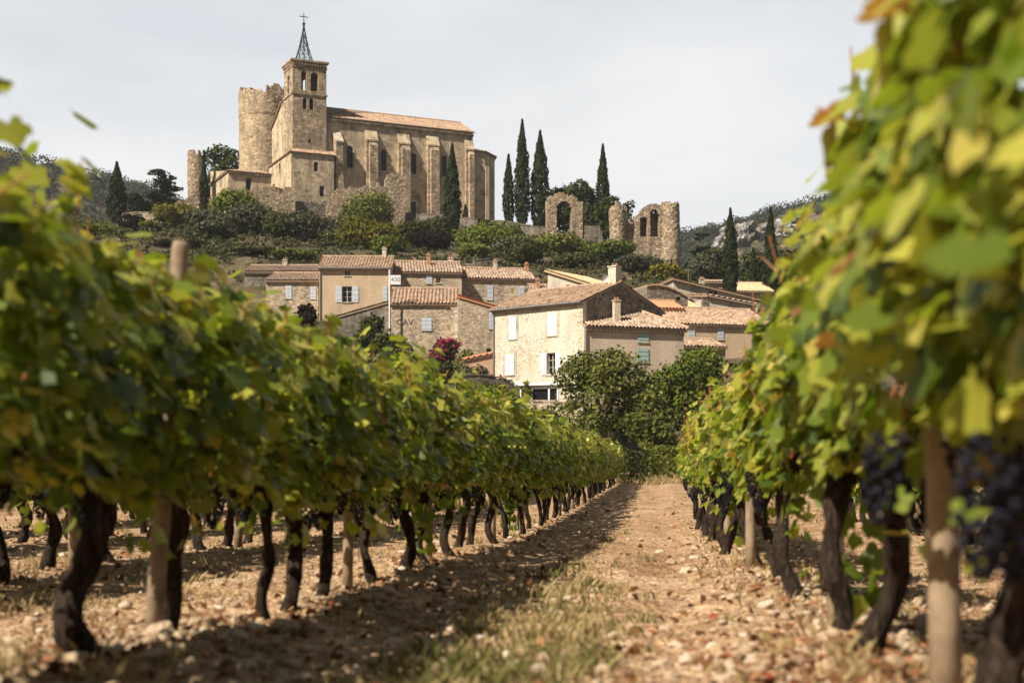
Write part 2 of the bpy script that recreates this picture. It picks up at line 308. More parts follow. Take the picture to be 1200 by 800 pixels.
M['flower'] = treemat('oleander_flower', (0.16, 0.01, 0.04), (0.32, 0.025, 0.08), (0.48, 0.09, 0.17), 0.3)
M['redflower'] = treemat('red_flower', (0.4, 0.02, 0.01), (0.55, 0.04, 0.02), (0.6, 0.08, 0.03), 0.3)
M['ridge'] = treemat('ridge_wood_leaf', (0.028, 0.036, 0.024), (0.052, 0.062, 0.040), (0.09, 0.10, 0.066), 0.1)
M['rock'] = stone('limestone_crag', (0.40, 0.385, 0.37), (0.52, 0.50, 0.48), (0.2, 0.19, 0.17), None, cell=0.12, stain=(0.12, 0.11, 0.1), stain_amt=0.6, bump=1.0)
M['dry'] = treemat('dry_grass_blade', (0.26, 0.19, 0.09), (0.40, 0.31, 0.15), (0.52, 0.43, 0.24), 0.3)
M['green'] = treemat('green_grass_blade', (0.07, 0.08, 0.025), (0.16, 0.16, 0.055), (0.34, 0.28, 0.12), 0.3)
M['litter'] = leafmat('fallen_leaf', [(0.0, (0.07, 0.032, 0.018)), (0.6, (0.22, 0.10, 0.05)), (0.85, (0.38, 0.22, 0.11)), (1.0, (0.30, 0.05, 0.03))], 0.15)
M['pebble'] = leafmat('pebble_limestone', [(0.0, (0.24, 0.16, 0.10)), (0.5, (0.40, 0.29, 0.19)), (0.85, (0.54, 0.44, 0.33)), (1.0, (0.66, 0.60, 0.52))], 0.0)

def ground_mat():
    m, nd, lk = newmat('stony_soil')
    o = nd.new('ShaderNodeOutputMaterial'); b = nd.new('ShaderNodeBsdfPrincipled'); b.inputs['Roughness'].default_value = 0.95; b.inputs['Specular IOR Level'].default_value = 0.1
    t = nd.new('ShaderNodeTexCoord')
    n1 = nd.new('ShaderNodeTexNoise'); n1.inputs['Scale'].default_value = 1.1; n1.inputs['Detail'].default_value = 10; n1.inputs['Roughness'].default_value = 0.7
    n2 = nd.new('ShaderNodeTexNoise'); n2.inputs['Scale'].default_value = 26; n2.inputs['Detail'].default_value = 6
    v = nd.new('ShaderNodeTexVoronoi'); v.inputs['Scale'].default_value = 22
    v2 = nd.new('ShaderNodeTexVoronoi'); v2.inputs['Scale'].default_value = 55
    for x in (n1, n2, v, v2): lk.new(t.outputs['Object'], x.inputs['Vector'])
    r1 = ramp(nd, [(0.32, (0.27, 0.155, 0.08)), (0.5, (0.46, 0.295, 0.17)), (0.68, (0.60, 0.43, 0.275))]); lk.new(n1.outputs['Fac'], r1.inputs[0])
    s = nd.new('ShaderNodeSeparateColor'); lk.new(v.outputs['Color'], s.inputs[0])
    r2 = ramp(nd, [(0.0, (0.5, 0.45, 0.4)), (0.6, (1.0, 1.0, 1.0)), (1.0, (1.45, 1.5, 1.55))]); lk.new(s.outputs[0], r2.inputs[0])
    mu = nd.new('ShaderNodeMixRGB'); mu.blend_type = 'MULTIPLY'; mu.inputs['Fac'].default_value = 0.75; lk.new(r1.outputs[0], mu.inputs['Color1']); lk.new(r2.outputs[0], mu.inputs['Color2'])
    r3 = ramp(nd, [(0.3, (0.7,) * 3), (0.7, (1.25,) * 3)]); lk.new(n2.outputs['Fac'], r3.inputs[0])
    m2 = nd.new('ShaderNodeMixRGB'); m2.blend_type = 'MULTIPLY'; m2.inputs['Fac'].default_value = 0.8; lk.new(mu.outputs[0], m2.inputs['Color1']); lk.new(r3.outputs[0], m2.inputs['Color2'])
    # hillside: dry grass and scrub beyond the field
    sxyz = nd.new('ShaderNodeSeparateXYZ'); lk.new(t.outputs['Object'], sxyz.inputs[0])
    mr_ = nd.new('ShaderNodeMapRange'); mr_.inputs['From Min'].default_value = 78; mr_.inputs['From Max'].default_value = 88; lk.new(sxyz.outputs['Y'], mr_.inputs['Value'])
    n3 = nd.new('ShaderNodeTexNoise'); n3.inputs['Scale'].default_value = 0.25; n3.inputs['Detail'].default_value = 9; lk.new(t.outputs['Object'], n3.inputs['Vector'])
    r4 = ramp(nd, [(0.35, (0.045, 0.045, 0.022)), (0.55, (0.12, 0.095, 0.055)), (0.75, (0.26, 0.19, 0.125))]); lk.new(n3.outputs['Fac'], r4.inputs[0])
    m3 = nd.new('ShaderNodeMixRGB'); lk.new(mr_.outputs[0], m3.inputs['Fac']); lk.new(m2.outputs[0], m3.inputs['Color1']); lk.new(r4.outputs[0], m3.inputs['Color2'])
    lk.new(m3.outputs[0], b.inputs['Base Color'])
    a1 = nd.new('ShaderNodeMath'); a1.operation = 'MULTIPLY_ADD'; a1.inputs[1].default_value = -0.6; lk.new(v.outputs['Distance'], a1.inputs[0]); lk.new(n2.outputs['Fac'], a1.inputs[2])
    a2 = nd.new('ShaderNodeMath'); a2.operation = 'MULTIPLY_ADD'; a2.inputs[1].default_value = -0.35; lk.new(v2.outputs['Distance'], a2.inputs[0]); lk.new(a1.outputs[0], a2.inputs[2])
    bp = nd.new('ShaderNodeBump'); bp.inputs['Strength'].default_value = 1.0; bp.inputs['Distance'].default_value = 0.035; lk.new(a2.outputs[0], bp.inputs['Height']); lk.new(bp.outputs[0], b.inputs['Normal'])
    lk.new(b.outputs[0], o.inputs[0]); return m
M['ground'] = ground_mat()

# ------------------------------------------------------------------ terrain
DY = [-30, 3, 5, 7, 12, 18, 25, 36, 56, 75]
DZ = [0.04, 0.04, 0.01, -0.08, -0.14, -0.24, -0.32, -0.26, -0.18, -0.12]
TX = [-400, 0, 100, 200, 300, 400, 500, 600, 700, 800, 900, 1000, 1400]
TT = [(88,  [0.6]*13),
      (110, [4.2, 4.4, 4.5, 4.6, 4.8, 4.8, 4.6, 4.4, 4.2, 4.5, 5, 5, 5]),
      (125, [7, 7.5, 7.5, 8, 8, 8, 7.4, 6.2, 6.0, 8, 9, 9, 9]),
      (145, [12, 12.5, 13, 13, 13, 13, 12.3, 11.5, 11, 13, 14, 14, 13]),
      (160, [17, 17.5, 18, 18.5, 18.5, 18, 17.5, 17, 17, 17.5, 18, 17, 16]),
      (176, [23, 24, 25, 26, 26, 25.5, 25, 24.5, 24, 23, 21, 19, 18]),
      (200, [29, 31, 32, 32.5, 32, 31.5, 31, 30.5, 29.5, 26.5, 24, 23, 20]),
      (225, [33, 36, 38, 39, 38.8, 38, 37, 36, 34.5, 30.4, 29, 27, 22]),
      (245, [34, 42, 43, 44, 45, 45, 43.8, 43, 40, 33, 31, 30, 24]),
      (262, [34, 43, 44, 45.5, 47, 47.5, 46.5, 45.4, 43, 34, 33, 32, 25]),
      (290, [32, 42, 43, 44, 46, 47, 46, 44, 41, 33, 32, 31, 25]),
      (370, [22, 26, 27, 28, 28, 28, 28, 27, 26, 25, 25, 25, 20]),
      (470, [60, 68, 66, 62, 58, 52, 50, 50, 50, 58, 66, 70, 70]),
      (650, [122, 140, 128, 118, 110, 104, 97, 92, 91, 101, 112, 119, 124]),
      (900, [90, 100, 95, 90, 80, 80, 80, 80, 80, 80, 80, 80, 80]),
      (1300, [0]*13)]
TTY = np.array([75.0] + [a for a, _ in TT]); TTZ = np.array([[-0.12]*13] + [b for _, b in TT], float)
def _sm(t): return t * t * (3 - 2 * t)
def gz(X, Y):
    if Y <= 75: return float(np.interp(Y, DY, DZ))
    px = CXP + X * FPX / Y
    i = min(max(int(np.searchsorted(TTY, Y)) - 1, 0), len(TTY) - 2)
    t = min(1, (Y - TTY[i]) / (TTY[i+1] - TTY[i]))
    a = np.interp(px, TX, TTZ[i]); b = np.interp(px, TX, TTZ[i+1])
    if i >= 11: t = _sm(t)
    return float(a + (b - a) * t)
ROW_C = [-12.54, -9.88, -7.22, -4.56, -1.9, 0.76, 3.42, 6.08, 8.74]
def ground_detail(X, Y):
    n = 0
    if Y < 80:
        s = X - 0.1 * Y
        d = min(abs(s - c) for c in ROW_C)
        n += 0.045 * math.exp(-(d / 0.35) ** 2)
        n += 0.035 * noise.noise((X * 0.8, Y * 0.6, 1)) + 0.022 * noise.noise((X * 3.1, Y * 3.1, 5)) + 0.016 * noise.noise((X * 9, Y * 9, 9))
        k = math.exp(-(d / 0.8) ** 2)
        n -= 0.035 * (math.exp(-((s + 1.15) / 0.22) ** 2) + math.exp(-((s - 0.12) / 0.22) ** 2))
        n += (0.018 + 0.02 * k) * abs(noise.noise((X * 14, Y * 14, 2)))
    else:
        k = min(1, (Y - 80) / 60)
        n += k * (0.7 * noise.noise((X * 0.12, Y * 0.12, 3)) + 0.3 * noise.noise((X * 0.5, Y * 0.5, 7)))
        if Y > 380: n += min(1, (Y - 380) / 100) * (6 * noise.noise((X * 0.02, Y * 0.02, 3)) + 2.5 * noise.noise((X * 0.07, Y * 0.07, 6)))
    return n
def gzd(X, Y): return gz(X, Y) + ground_detail(X, Y)

def make_ground():
    ys = list(np.linspace(-14, 2.2, 30)); y = 2.4
    while y < 75: ys.append(y); y *= 1.0075
    y = 76
    while y < 300: ys.append(y); y += 1.8
    while y < 1300: ys.append(y); y *= 1.022
    nc = 330; ts = np.linspace(-1, 1, nc); ts = np.sign(ts) * np.abs(ts) ** 1.35
    V = np.zeros((len(ys) * nc, 3)); k = 0
    for y in ys:
        hw = 7 + max(y, 0) * 0.62
        for t in ts:
            x = t * hw; V[k] = (x, y, gzd(x, y)); k += 1
    i = np.arange(len(ys) - 1)[:, None] * nc + np.arange(nc - 1)[None]
    i = i.ravel(); F = np.stack([i, i + 1, i + nc + 1, i + nc], 1)
    o = mesh_obj('ground', np_mesh('ground', V, F, M['ground'], smooth=True)); tag(o, kind='structure')
make_ground()

# ------------------------------------------------------------------ masonry builders
def arch(u0, u1, z0, z1, n=8):
    r = (u1 - u0) / 2; c = (u0 + u1) / 2
    return [(u0, z0), (u1, z0)] + [(c + r * math.cos(math.pi * k / n), z1 - r + r * math.sin(math.pi * k / n)) for k in range(n + 1)]
def rect(u0, u1, z0, z1): return [(u0, z0), (u1, z0), (u1, z1), (u0, z1)]

def panel(mb, f, outline, holes=(), t=0.4):
    """wall sheet of thickness t; f(u, z, d) -> point, d = depth inwards"""
    loops = [outline] + list(holes)
    flat = [p for l in loops for p in l]
    tri = tessellate_polygon([[Vector((u, z, 0)) for u, z in l] for l in loops])
    n = len(flat)
    vs = [f(u, z, 0) for u, z in flat] + [f(u, z, t) for u, z in flat]
    fs = [tuple(x) for x in tri] + [tuple(i + n for i in x[::-1]) for x in tri]
    b = 0
    for l in loops:
        m = len(l)
        for i in range(m): fs.append((b + i, b + (i+1) % m, n + b + (i+1) % m, n + b + i))
        b += m
    mb.add(vs, fs)

def tile_sheet(name, polys, mat, parent, pitch=0.34, course=0.42, amp=0.075, ns=4, seed=1, slab=0.13):
    """one roof mesh out of sloping planes covered in canal tiles"""
    rnd = random.Random(seed); big = bmesh.new(); uvl = big.loops.layers.uv.new('UVMap')
    me_all = bpy.data.meshes.new(name)
    for pi_, poly in enumerate(polys):
        P = [Vector(p) for p in poly]
        n = Vector((0, 0, 0))
        for i in range(len(P)): n += P[i].cross(P[(i+1) % len(P)])
        n.normalize()
        if n.z < 0: n = -n
        d = Vector((n.x, n.y, -(n.x ** 2 + n.y ** 2) / n.z)).normalized(); a = n.cross(d).normalized()
        o = P[0]; S = [(p - o).dot(a) for p in P]; T = [(p - o).dot(d) for p in P]
        s0, s1, t1 = min(S), max(S), max(T); t0 = min(T)
        nsx = int((s1 - s0) / pitch * ns) + 2; nc = int((t1 - t0) / course) + 2
        bm = bmesh.new(); uv = bm.loops.layers.uv.new('UVMap')
        rows = []
        jit = {}
        for c in range(nc):
            tb = t1 - c * course
            rows.append((tb, 1.0, c)); rows.append((tb - course * 0.96, 0.0, c))
        grid = []
        for (tt, fr, c) in rows:
            row = []
            for i in range(nsx):
                s = s0 + i * pitch / ns
                k = math.floor(s / pitch + 0.5)
                if (k, c) not in jit: jit[(k, c)] = (rnd.gauss(0, 0.007), rnd.gauss(0, 0.012), rnd.gauss(0, 0.02))
                j = jit[(k, c)]
                h = amp * math.cos(2 * math.pi * (s / pitch)) + 0.035 * fr + j[0]
                p = o + a * (s + j[1] * (1 if ns > 4 else 0.5)) + d * (tt + (j[2] if 0 < c else 0)) + n * h
                row.append(bm.verts.new(p))
            grid.append(row)
        for r_ in range(len(rows) - 1):
            c = rows[r_][2]
            for i in range(nsx - 1):
                f = bm.faces.new((grid[r_][i], grid[r_][i+1], grid[r_+1][i+1], grid[r_+1][i]))
                k = math.floor((s0 + (i + 0.5) * pitch / ns) / pitch + 0.5)
                kk = k * 2 + (1 if math.cos(2 * math.pi * (s0 + (i + 0.5) * pitch / ns) / pitch) < -0.2 else 0)
                for l in f.loops: l[uv].uv = (kk + 0.5 + 500, c + 0.5 + pi_ * 131)
        m = len(P); cen = sum(P, Vector()) / m
        for i in range(m):
            e = P[(i+1) % m] - P[i]; no = Vector((e.y, -e.x, 0))
            if no.length < 1e-5: continue
            no.normalize()
            if (cen - P[i]).dot(no) > 0: no = -no
            bmesh.ops.bisect_plane(bm, geom=bm.verts[:] + bm.edges[:] + bm.faces[:], dist=1e-5, plane_co=P[i] + no * (0.03 if True else 0), plane_no=no, clear_outer=True)
        tmp = bpy.data.meshes.new('t'); bm.to_mesh(tmp); bm.free(); big.from_mesh(tmp); bpy.data.meshes.remove(tmp)
        top = [p - n * (amp + 0.02) for p in P]; bot = [p - n * (amp + 0.02 + slab) for p in P]
        vt = [big.verts.new(p) for p in top]; vb = [big.verts.new(p) for p in bot]
        big.faces.new(vt); big.faces.new(vb[::-1])
        for i in range(m): big.faces.new((vt[i], vt[(i+1) % m], vb[(i+1) % m], vb[i]))
    big.to_mesh(me_all); big.free(); me_all.materials.append(mat)
    return mesh_obj(name, me_all, None, parent)

class House:
    def __init__(s, name, label, cat, pxl, Y, deg, pxr, py_eave, D, group=None, t=0.45, W=None):
        s.c, s.s = math.cos(R(deg)), math.sin(R(deg)); s.D = D; s.t = t
        s.O = Vector((wx(pxl, Y), Y)); s.W = W or s.u(pxr)
        g = [gz(*s.w(x, y)) for x, y in ((0, 0), (s.W, 0), (s.W, D), (0, D))]
        s.z = g[0]; s.zb = min(g) - 1.2 - s.z; s.h = wz(py_eave, Y) - s.z
        s.root = empty(name, (s.O.x, s.O.y, s.z), R(deg), label, cat, group)
    def w(s, x, y): return (s.O.x + x * s.c - y * s.s, s.O.y + x * s.s + y * s.c)
    def u(s, px, yo=0.0):
        k = (px - CXP) / FPX; x0 = s.O.x - yo * s.s; y0 = s.O.y + yo * s.c
        return (k * y0 - x0) / (s.c - k * s.s)
    def v(s, px, xo=0.0):
        """along the y axis (side wall at x = xo)"""
        k = (px - CXP) / FPX; x0 = s.O.x + xo * s.c; y0 = s.O.y + xo * s.s
        return (k * y0 - x0) / (-s.s - k * s.c)
    def zz(s, py, x, y=0.0): return wz(py, s.w(x, y)[1]) - s.z
    def walls(s, mat, roof, hf=None, hb=None, hr=None, yr=None, hl=None, hright=None, holes=(), lholes=(), rholes=(), name='wall'):
        D, W, t, zb = s.D, s.W, s.t, s.zb; hf = hf if hf is not None else s.h; hb = hf if hb is None else hb
        mb = MB(); F = lambda u, z, d: (u, d, z); B = lambda u, z, d: (u, D - d, z); L = lambda u, z, d: (d, u, z); Rr = lambda u, z, d: (W - d, u, z)
        if roof == 'gx':
            yr = D / 2 if yr is None else yr
            panel(mb, F, rect(0, W, zb, hf), holes, t); panel(mb, B, rect(0, W, zb, hb), (), t)
            zi = hf + (hr - hf) * t / yr; zj = hb + (hr - hb) * t / (D - yr) if D > yr + 0.01 else hb
            so = [(t, zb), (D - t, zb), (D - t, zj), (yr, hr), (t, zi)]
            if D - yr < t: so = [(t, zb), (D - t, zb), (D - t, hf + (hr - hf) * (D - t) / yr), (t, zi)]
            panel(mb, L, so, lholes, t); panel(mb, Rr, so, rholes, t)
        elif roof == 'sx':
            hl, h2 = hl, hright
            fo = [(0, zb), (W, zb), (W, h2), (0, hl)]
            panel(mb, F, fo, holes, t); panel(mb, B, fo, (), t)
            panel(mb, L, rect(t, D - t, zb, hl), lholes, t); panel(mb, Rr, rect(t, D - t, zb, h2), rholes, t)
        elif roof == 'gy':
            xr = yr; fo = [(0, zb), (W, zb), (W, hright), (xr, hr), (0, hl)]
            panel(mb, F, fo, holes, t); panel(mb, B, fo, (), t)
            panel(mb, L, rect(t, D - t, zb, hl), lholes, t); panel(mb, Rr, rect(t, D - t, zb, hright), rholes, t)
        s.hf, s.hb, s.hr, s.yr = hf, hb, hr, yr
        return mb.build(name, M[mat], s.root)
    def roof_gx(s, mat, ov=0.35, gov=0.12, raise_=0.15, x0=None, x1=None, seed=1, **kw):
        x0 = -gov if x0 is None else x0; x1 = s.W + gov if x1 is None else x1
        sf = (s.hr - s.hf) / s.yr; polys = [[(x0, -ov, s.hf - ov * sf + raise_), (x1, -ov, s.hf - ov * sf + raise_), (x1, s.yr, s.hr + raise_), (x0, s.yr, s.hr + raise_)]]
        if s.D - s.yr > 0.5:
            sb = (s.hr - s.hb) / (s.D - s.yr)
            polys.append([(x0, s.D + ov, s.hb - ov * sb + raise_), (x1, s.D + ov, s.hb - ov * sb + raise_), (x1, s.yr, s.hr + raise_), (x0, s.yr, s.hr + raise_)])
        r = tile_sheet('roof', polys, M[mat], s.root, seed=seed, **kw)
        rb = MB(); n = int((x1 - x0) / 0.45)
        for i in range(n): rb.tube([(x0 + i * (x1-x0)/n, s.yr, s.hr + raise_ + 0.03), (x0 + (i + 1.08) * (x1-x0)/n, s.yr, s.hr + raise_ + 0.05)], [0.12, 0.105], 6)
        rb.build('ridge_tile', M[mat.replace('x', '')], r) if False else rb.build('ridge_cap', M['ridgecap'], r)
        # cornice under the eave
        mb = MB(); mb.box(0.004, s.W - 0.004, -0.13, -0.002, s.hf - 0.34, s.hf - 0.06); 
        for i in range(int(s.W / 0.3)): mb.box(0.05 + i * 0.3, 0.22 + i * 0.3, -0.21, -0.133, s.hf - 0.2, s.hf - 0.07)
        mb.build('cornice', M['ridgecap'], s.root)
        return r
    def gutter(s, pipe_x=None, zb=None):
        mb = MB(); mb.tube([(-0.1, -0.43, s.hf - 0.06), (s.W + 0.1, -0.43, s.hf - 0.06)], 0.075, 8); g = mb.build('gutter', M['zinc'], s.root)
        if pipe_x is not None:
            m2 = MB(); m2.tube([(pipe_x, -0.40, s.hf - 0.1), (pipe_x, -0.12, s.hf - 0.5), (pipe_x, -0.1, s.zb + 1)], 0.06, 8); m2.build('downpipe', M['zinc'], s.root)
    def hole(s, px0, px1, py0, py1, arched=False):
        u0, u1 = s.u(px0), s.u(px1); um = (u0 + u1) / 2; z1, z0 = s.zz(py0, um), s.zz(py1, um)
        return (arch if arched else rect)(u0, u1, z0, z1)
    def window(s, h, sh=None, shmat='white', side='F', bars=True, sill=True, lintel=None, deep=0.22, open_w=None, pane='dark'):
        us = [p[0] for p in h]; zs = [p[1] for p in h]; u0, u1, z0, z1 = min(us), max(us), min(zs), max(zs)
        T = {'F': lambda u, d: (u, d), 'R': lambda u, d: (s.W - d, u), 'L': lambda u, d: (d, u)}[side]
        def bx(mb, a0, a1, d0, d1, c0, c1):
            p, q = T(a0, d0), T(a1, d1); mb.box(min(p[0], q[0]), max(p[0], q[0]), min(p[1], q[1]), max(p[1], q[1]), c0, c1)
        e = 0.004
        fr = MB(); b = 0.055
        bx(fr, u0 + e, u0 + b, deep, deep + 0.06, z0 + e, z1 - e); bx(fr, u1 - b, u1 - e, deep, deep + 0.06, z0 + e, z1 - e)
        bx(fr, u0 + b, u1 - b, deep + 0.003, deep + 0.057, z0 + e, z0 + b); bx(fr, u0 + b, u1 - b, deep + 0.003, deep + 0.057, z1 - b, z1 - e)
        if bars:
            um = (u0 + u1) / 2; bx(fr, um - 0.035, um + 0.035, deep + 0.005, deep + 0.055, z0 + b, z1 - b)
            for k in (1, 2): zc = z0 + (z1 - z0) * k / 3; bx(fr, u0 + b, um - 0.035, deep + 0.01, deep + 0.05, zc - 0.015, zc + 0.015); bx(fr, um + 0.035, u1 - b, deep + 0.01, deep + 0.05, zc - 0.015, zc + 0.015)
        w_ = fr.build('window', M['frame'], s.root)
        pn = MB(); bx(pn, u0 + 0.01, u1 - 0.01, deep + 0.07, deep + 0.09, z0 + 0.01, z1 - 0.01); pn.build('pane', M[pane], w_)
        if sill: si = MB(); bx(si, u0 - 0.08, u1 + 0.08, -0.09, 0.18, z0 - 0.10, z0 - 0.004); si.build('sill', M['paleblock'], w_)
        if sh:
            um = (u0 + u1) / 2; wd = open_w or (u1 - u0) / 2
            if sh == 'closed': prs = [(u0 - 0.03, um - 0.008), (um + 0.008, u1 + 0.03)]
            elif sh == 'open': prs = [(u0 - wd - 0.04, u0 - 0.04), (u1 + 0.04, u1 + wd + 0.04)]
            elif sh == 'left': prs = [(u0 - wd - 0.04, u0 - 0.04)]
            else: prs = [(u1 + 0.04, u1 + wd + 0.04)]
            for a, c in prs:
                m = MB(); bx(m, a, c, -0.065, -0.03, z0 - 0.02, z1 + 0.02)
                for k in (0.18, 0.5, 0.82): zc = z0 + (z1 - z0) * k; bx(m, a + 0.03, c - 0.03, -0.085, -0.067, zc - 0.05, zc + 0.05)
                n = max(2, int((c - a) / 0.14))
                for i in range(1, n): xx = a + (c - a) * i / n; bx(m, xx - 0.006, xx + 0.006, -0.069, -0.0655, z0, z1)
                m.build('shutter', M[shmat], s.root)
        return w_
    def chimney(s, x, y, z0, h, w_=0.5, mat='paleplaster', d=0.5):
        m = MB(); m.box(x - w_/2, x + w_/2, y - d/2, y + d/2, z0 - 0.8, z0 + h); m.box(x - w_/2 - 0.06, x + w_/2 + 0.06, y - d/2 - 0.06, y + d/2 + 0.06, z0 + h + 0.002, z0 + h + 0.1)
        c = m.build('chimney', M[mat], s.root)
        p = MB()
        for k in (-1, 1): p.tube([(x + k * w_ * 0.22, y, z0 + h + 0.1), (x + k * w_ * 0.22, y, z0 + h + 0.35)], [0.1, 0.08], 8)
        p.build('chimney_pot', M['brick'], c)
M['ridgecap'] = simple('ridge_tile_clay', (0.46, 0.33, 0.22), 0.9, var=0.35, scale=3)

def voxel_wall(name, mat, parent, f, u0, u1, z0, z1, top, hole=None, cell=0.35, t=0.9, seed=0, jit=0.13, closed=False):
    """ragged masonry: grid of stones kept where top(u) allows and no hole; f(u, z, d) -> local point"""
    rnd = random.Random(seed); nu = max(1, int(round((u1 - u0) / cell))); nz_ = max(1, int(round((z1 - z0) / cell))); du = (u1 - u0) / nu; dz = (z1 - z0) / nz_
    rag = [rnd.gauss(0, cell * 0.3) + 0.5 * noise.noise((i_ * cell * 1.1, seed, 0)) for i_ in range(nu)]
    def on(i, j):
        if closed: i %= nu
        if i < 0 or i >= nu or j < 0 or j >= nz_: return False
        u = u0 + (i + 0.5) * du; z = z0 + (j + 0.5) * dz
        if z > top(u) + rag[i]: return False
        return not (hole and hole(u, z))
    nd_ = max(1, int(round(t / (cell * 1.6))))
    vid = {}; V = []; Fs = []
    def vert(i, j, k):
        if closed: i %= nu
        if (i, j, k) not in vid:
            u = u0 + i * du; z = z0 + j * dz; d = t * k / nd_
            q = jit * cell
            p = Vector(f(u + (0 if closed else rnd.uniform(-q, q) * 0.7), z + rnd.uniform(-q, q), d + rnd.uniform(-q, q) * 0.6))
            vid[(i, j, k)] = len(V); V.append(tuple(p))
        return vid[(i, j, k)]
    for i in range(nu):
        for j in range(nz_):
            if not on(i, j): continue
            Fs.append((vert(i, j, 0), vert(i+1, j, 0), vert(i+1, j+1, 0), vert(i, j+1, 0)))
            Fs.append((vert(i, j+1, nd_), vert(i+1, j+1, nd_), vert(i+1, j, nd_), vert(i, j, nd_)))
            for k in range(nd_):
                if not on(i+1, j): Fs.append((vert(i+1, j, k), vert(i+1, j, k+1), vert(i+1, j+1, k+1), vert(i+1, j+1, k)))
                if not on(i-1, j): Fs.append((vert(i, j, k), vert(i, j+1, k), vert(i, j+1, k+1), vert(i, j, k+1)))
                if not on(i, j+1): Fs.append((vert(i, j+1, k), vert(i+1, j+1, k), vert(i+1, j+1, k+1), vert(i, j+1, k+1)))
    me = bpy.data.meshes.new(name); me.from_pydata(V, [], Fs); me.materials.append(M[mat])
    bm = bmesh.new(); bm.from_mesh(me); bmesh.ops.recalc_face_normals(bm, faces=bm.faces); bm.to_mesh(me); bm.free()
    return mesh_obj(name, me, None, parent)

def in_arch(u, z, u0, u1, z0, z1):
    r = (u1 - u0) / 2; c = (u0 + u1) / 2
    if z < z0 or u < u0 or u > u1: return False
    return z < z1 - r or (u - c) ** 2 + (z - z1 + r) ** 2 < r * r

class Ruin(House):
    def __init__(s, name, label, cat, pxl, Y, deg, pxr, D=1.0, group=None):
        House.__init__(s, name, label, cat, pxl, Y, deg, pxr, 300, D, group)
    def prof(s, pts):
        us = [s.u(p[0]) for p in pts]; zs = [s.zz(p[1], u) for p, u in zip(pts, us)]
        return lambda u: float(np.interp(u, us, zs))
    def straight(s, name, pts, t=0.9, hole=None, cell=0.35, seed=0, mat='ruin', zb=None):
        top = s.prof(pts); u0, u1 = s.u(pts[0][0]), s.u(pts[-1][0])
        z1 = max(top(u) for u in np.linspace(u0, u1, 60)) + 1
        return voxel_wall(name, mat, s.root, lambda u, z, d: (u, d, z), u0, u1, s.zb if zb is None else zb, z1, top, hole, cell, t, seed)

# ------------------------------------------------------------------ the church on the hill
ch = House('church', 'large fortified stone church with bell tower and long buttressed nave crowning the hill', 'church', 343, 241, 25, 556, 139.5, 13)
W = ch.W
# nave (starts behind the tower's front)
x0n = 2.0; yf = 0.8
nh = ch.zz(139, ch.u(400, yf), yf); nridge = nh + 2.9
wins = []
for a, b, c, d in ((406, 414, 171, 197), (446, 453, 175, 200), (481.5, 488, 179.5, 204), (517.5, 523.5, 182, 207)):
    u0, u1 = ch.u(a, yf), ch.u(b, yf); um = (u0 + u1) / 2
    wins.append(arch(u0, u1, ch.zz(d, um, yf), ch.zz(c, um, yf)))
du0, du1 = ch.u(480.5, yf), ch.u(487.5, yf); dum = (du0 + du1) / 2
door = rect(du0, du1, ch.zz(249, dum, yf), ch.zz(236.5, dum, yf))
mb = MB(); zb = ch.zb; D = ch.D
panel(mb, lambda u, z, d: (u, yf + d, z), rect(x0n, W, zb, nh), wins + [door], 0.9)
panel(mb, lambda u, z, d: (u, D - d, z), rect(0, W, zb, nh), (), 0.9)
ym = (yf + D) / 2
gab = [(yf + 0.9, zb), (D - 0.9, zb), (D - 0.9, nh + 0.15), (ym, nridge), (yf + 0.9, nh + 0.15)]
panel(mb, lambda u, z, d: (W - d, u, z), gab, (), 0.9)
gab2 = [(5.3, zb), (D - 0.9, zb), (D - 0.9, nh + 0.15), (ym, nridge), (5.3, nh + 2)]
panel(mb, lambda u, z, d: (0.02 + d, u, z), gab2, (), 0.9)
mb.box(x0n + 0.9, W - 0.9, yf + 1.6, yf + 1.7, zb, nh - 0.6)
mb.build('nave_wall', M['ashlar'], ch.root)
rs = nridge + 0.25
sl = (nridge - nh) / (ym - yf); ov = 0.5
roof = tile_sheet('roof', [[(0.0, yf - ov, nh - ov * sl + 0.25), (W + 0.25, yf - ov, nh - ov * sl + 0.25), (W + 0.25, ym, rs), (0.0, ym, rs)],
                    [(-0.3, D + ov, nh - ov * sl + 0.25), (W + 0.25, D + ov, nh - ov * sl + 0.25), (W + 0.25, ym, rs), (-0.3, ym, rs)]], M['tile_a'], ch.root, pitch=0.42, course=0.5, amp=0.08, seed=3)
mb = MB(); mb.tube([(-0.3, ym, rs + 0.05), (W + 0.2, ym, rs + 0.05)], 0.16, 6); mb.build('ridge_cap', M['ridgecap'], roof)
mb = MB(); mb.box(5.8, W + 0.1, yf - 0.28, yf - 0.003, nh - 0.75, nh - 0.3)
for i in range(int((W - 6) / 0.55)): mb.box(6 + i * 0.55, 6.3 + i * 0.55, yf - 0.42, yf - 0.283, nh - 0.55, nh - 0.28)
mb.build('cornice', M['tower'], ch.root)
for h_ in wins:
    us = [p[0] for p in h_]; zs = [p[1] for p in h_]
    mb = MB(); panel(mb, lambda u, z, d: (u, yf + 0.5 + d, z), h_, (), 0.05)
    wo = mb.build('window', M['dark'], ch.root)
    fr = MB(); out_ = arch(min(us) - 0.22, max(us) + 0.22, min(zs) - 0.003, max(zs) + 0.22)
    panel(fr, lambda u, z, d: (u, yf - 0.05 + d, z), out_, [h_[0:2] + h_[2:]] if False else [[(u, z + 0.004) for u, z in h_]], 0.048)
    fr.box(min(us) - 0.3, max(us) + 0.3, yf - 0.12, yf - 0.002, min(zs) - 0.25, min(zs) - 0.01)
    fr.build('frame', M['ashlar'], wo)
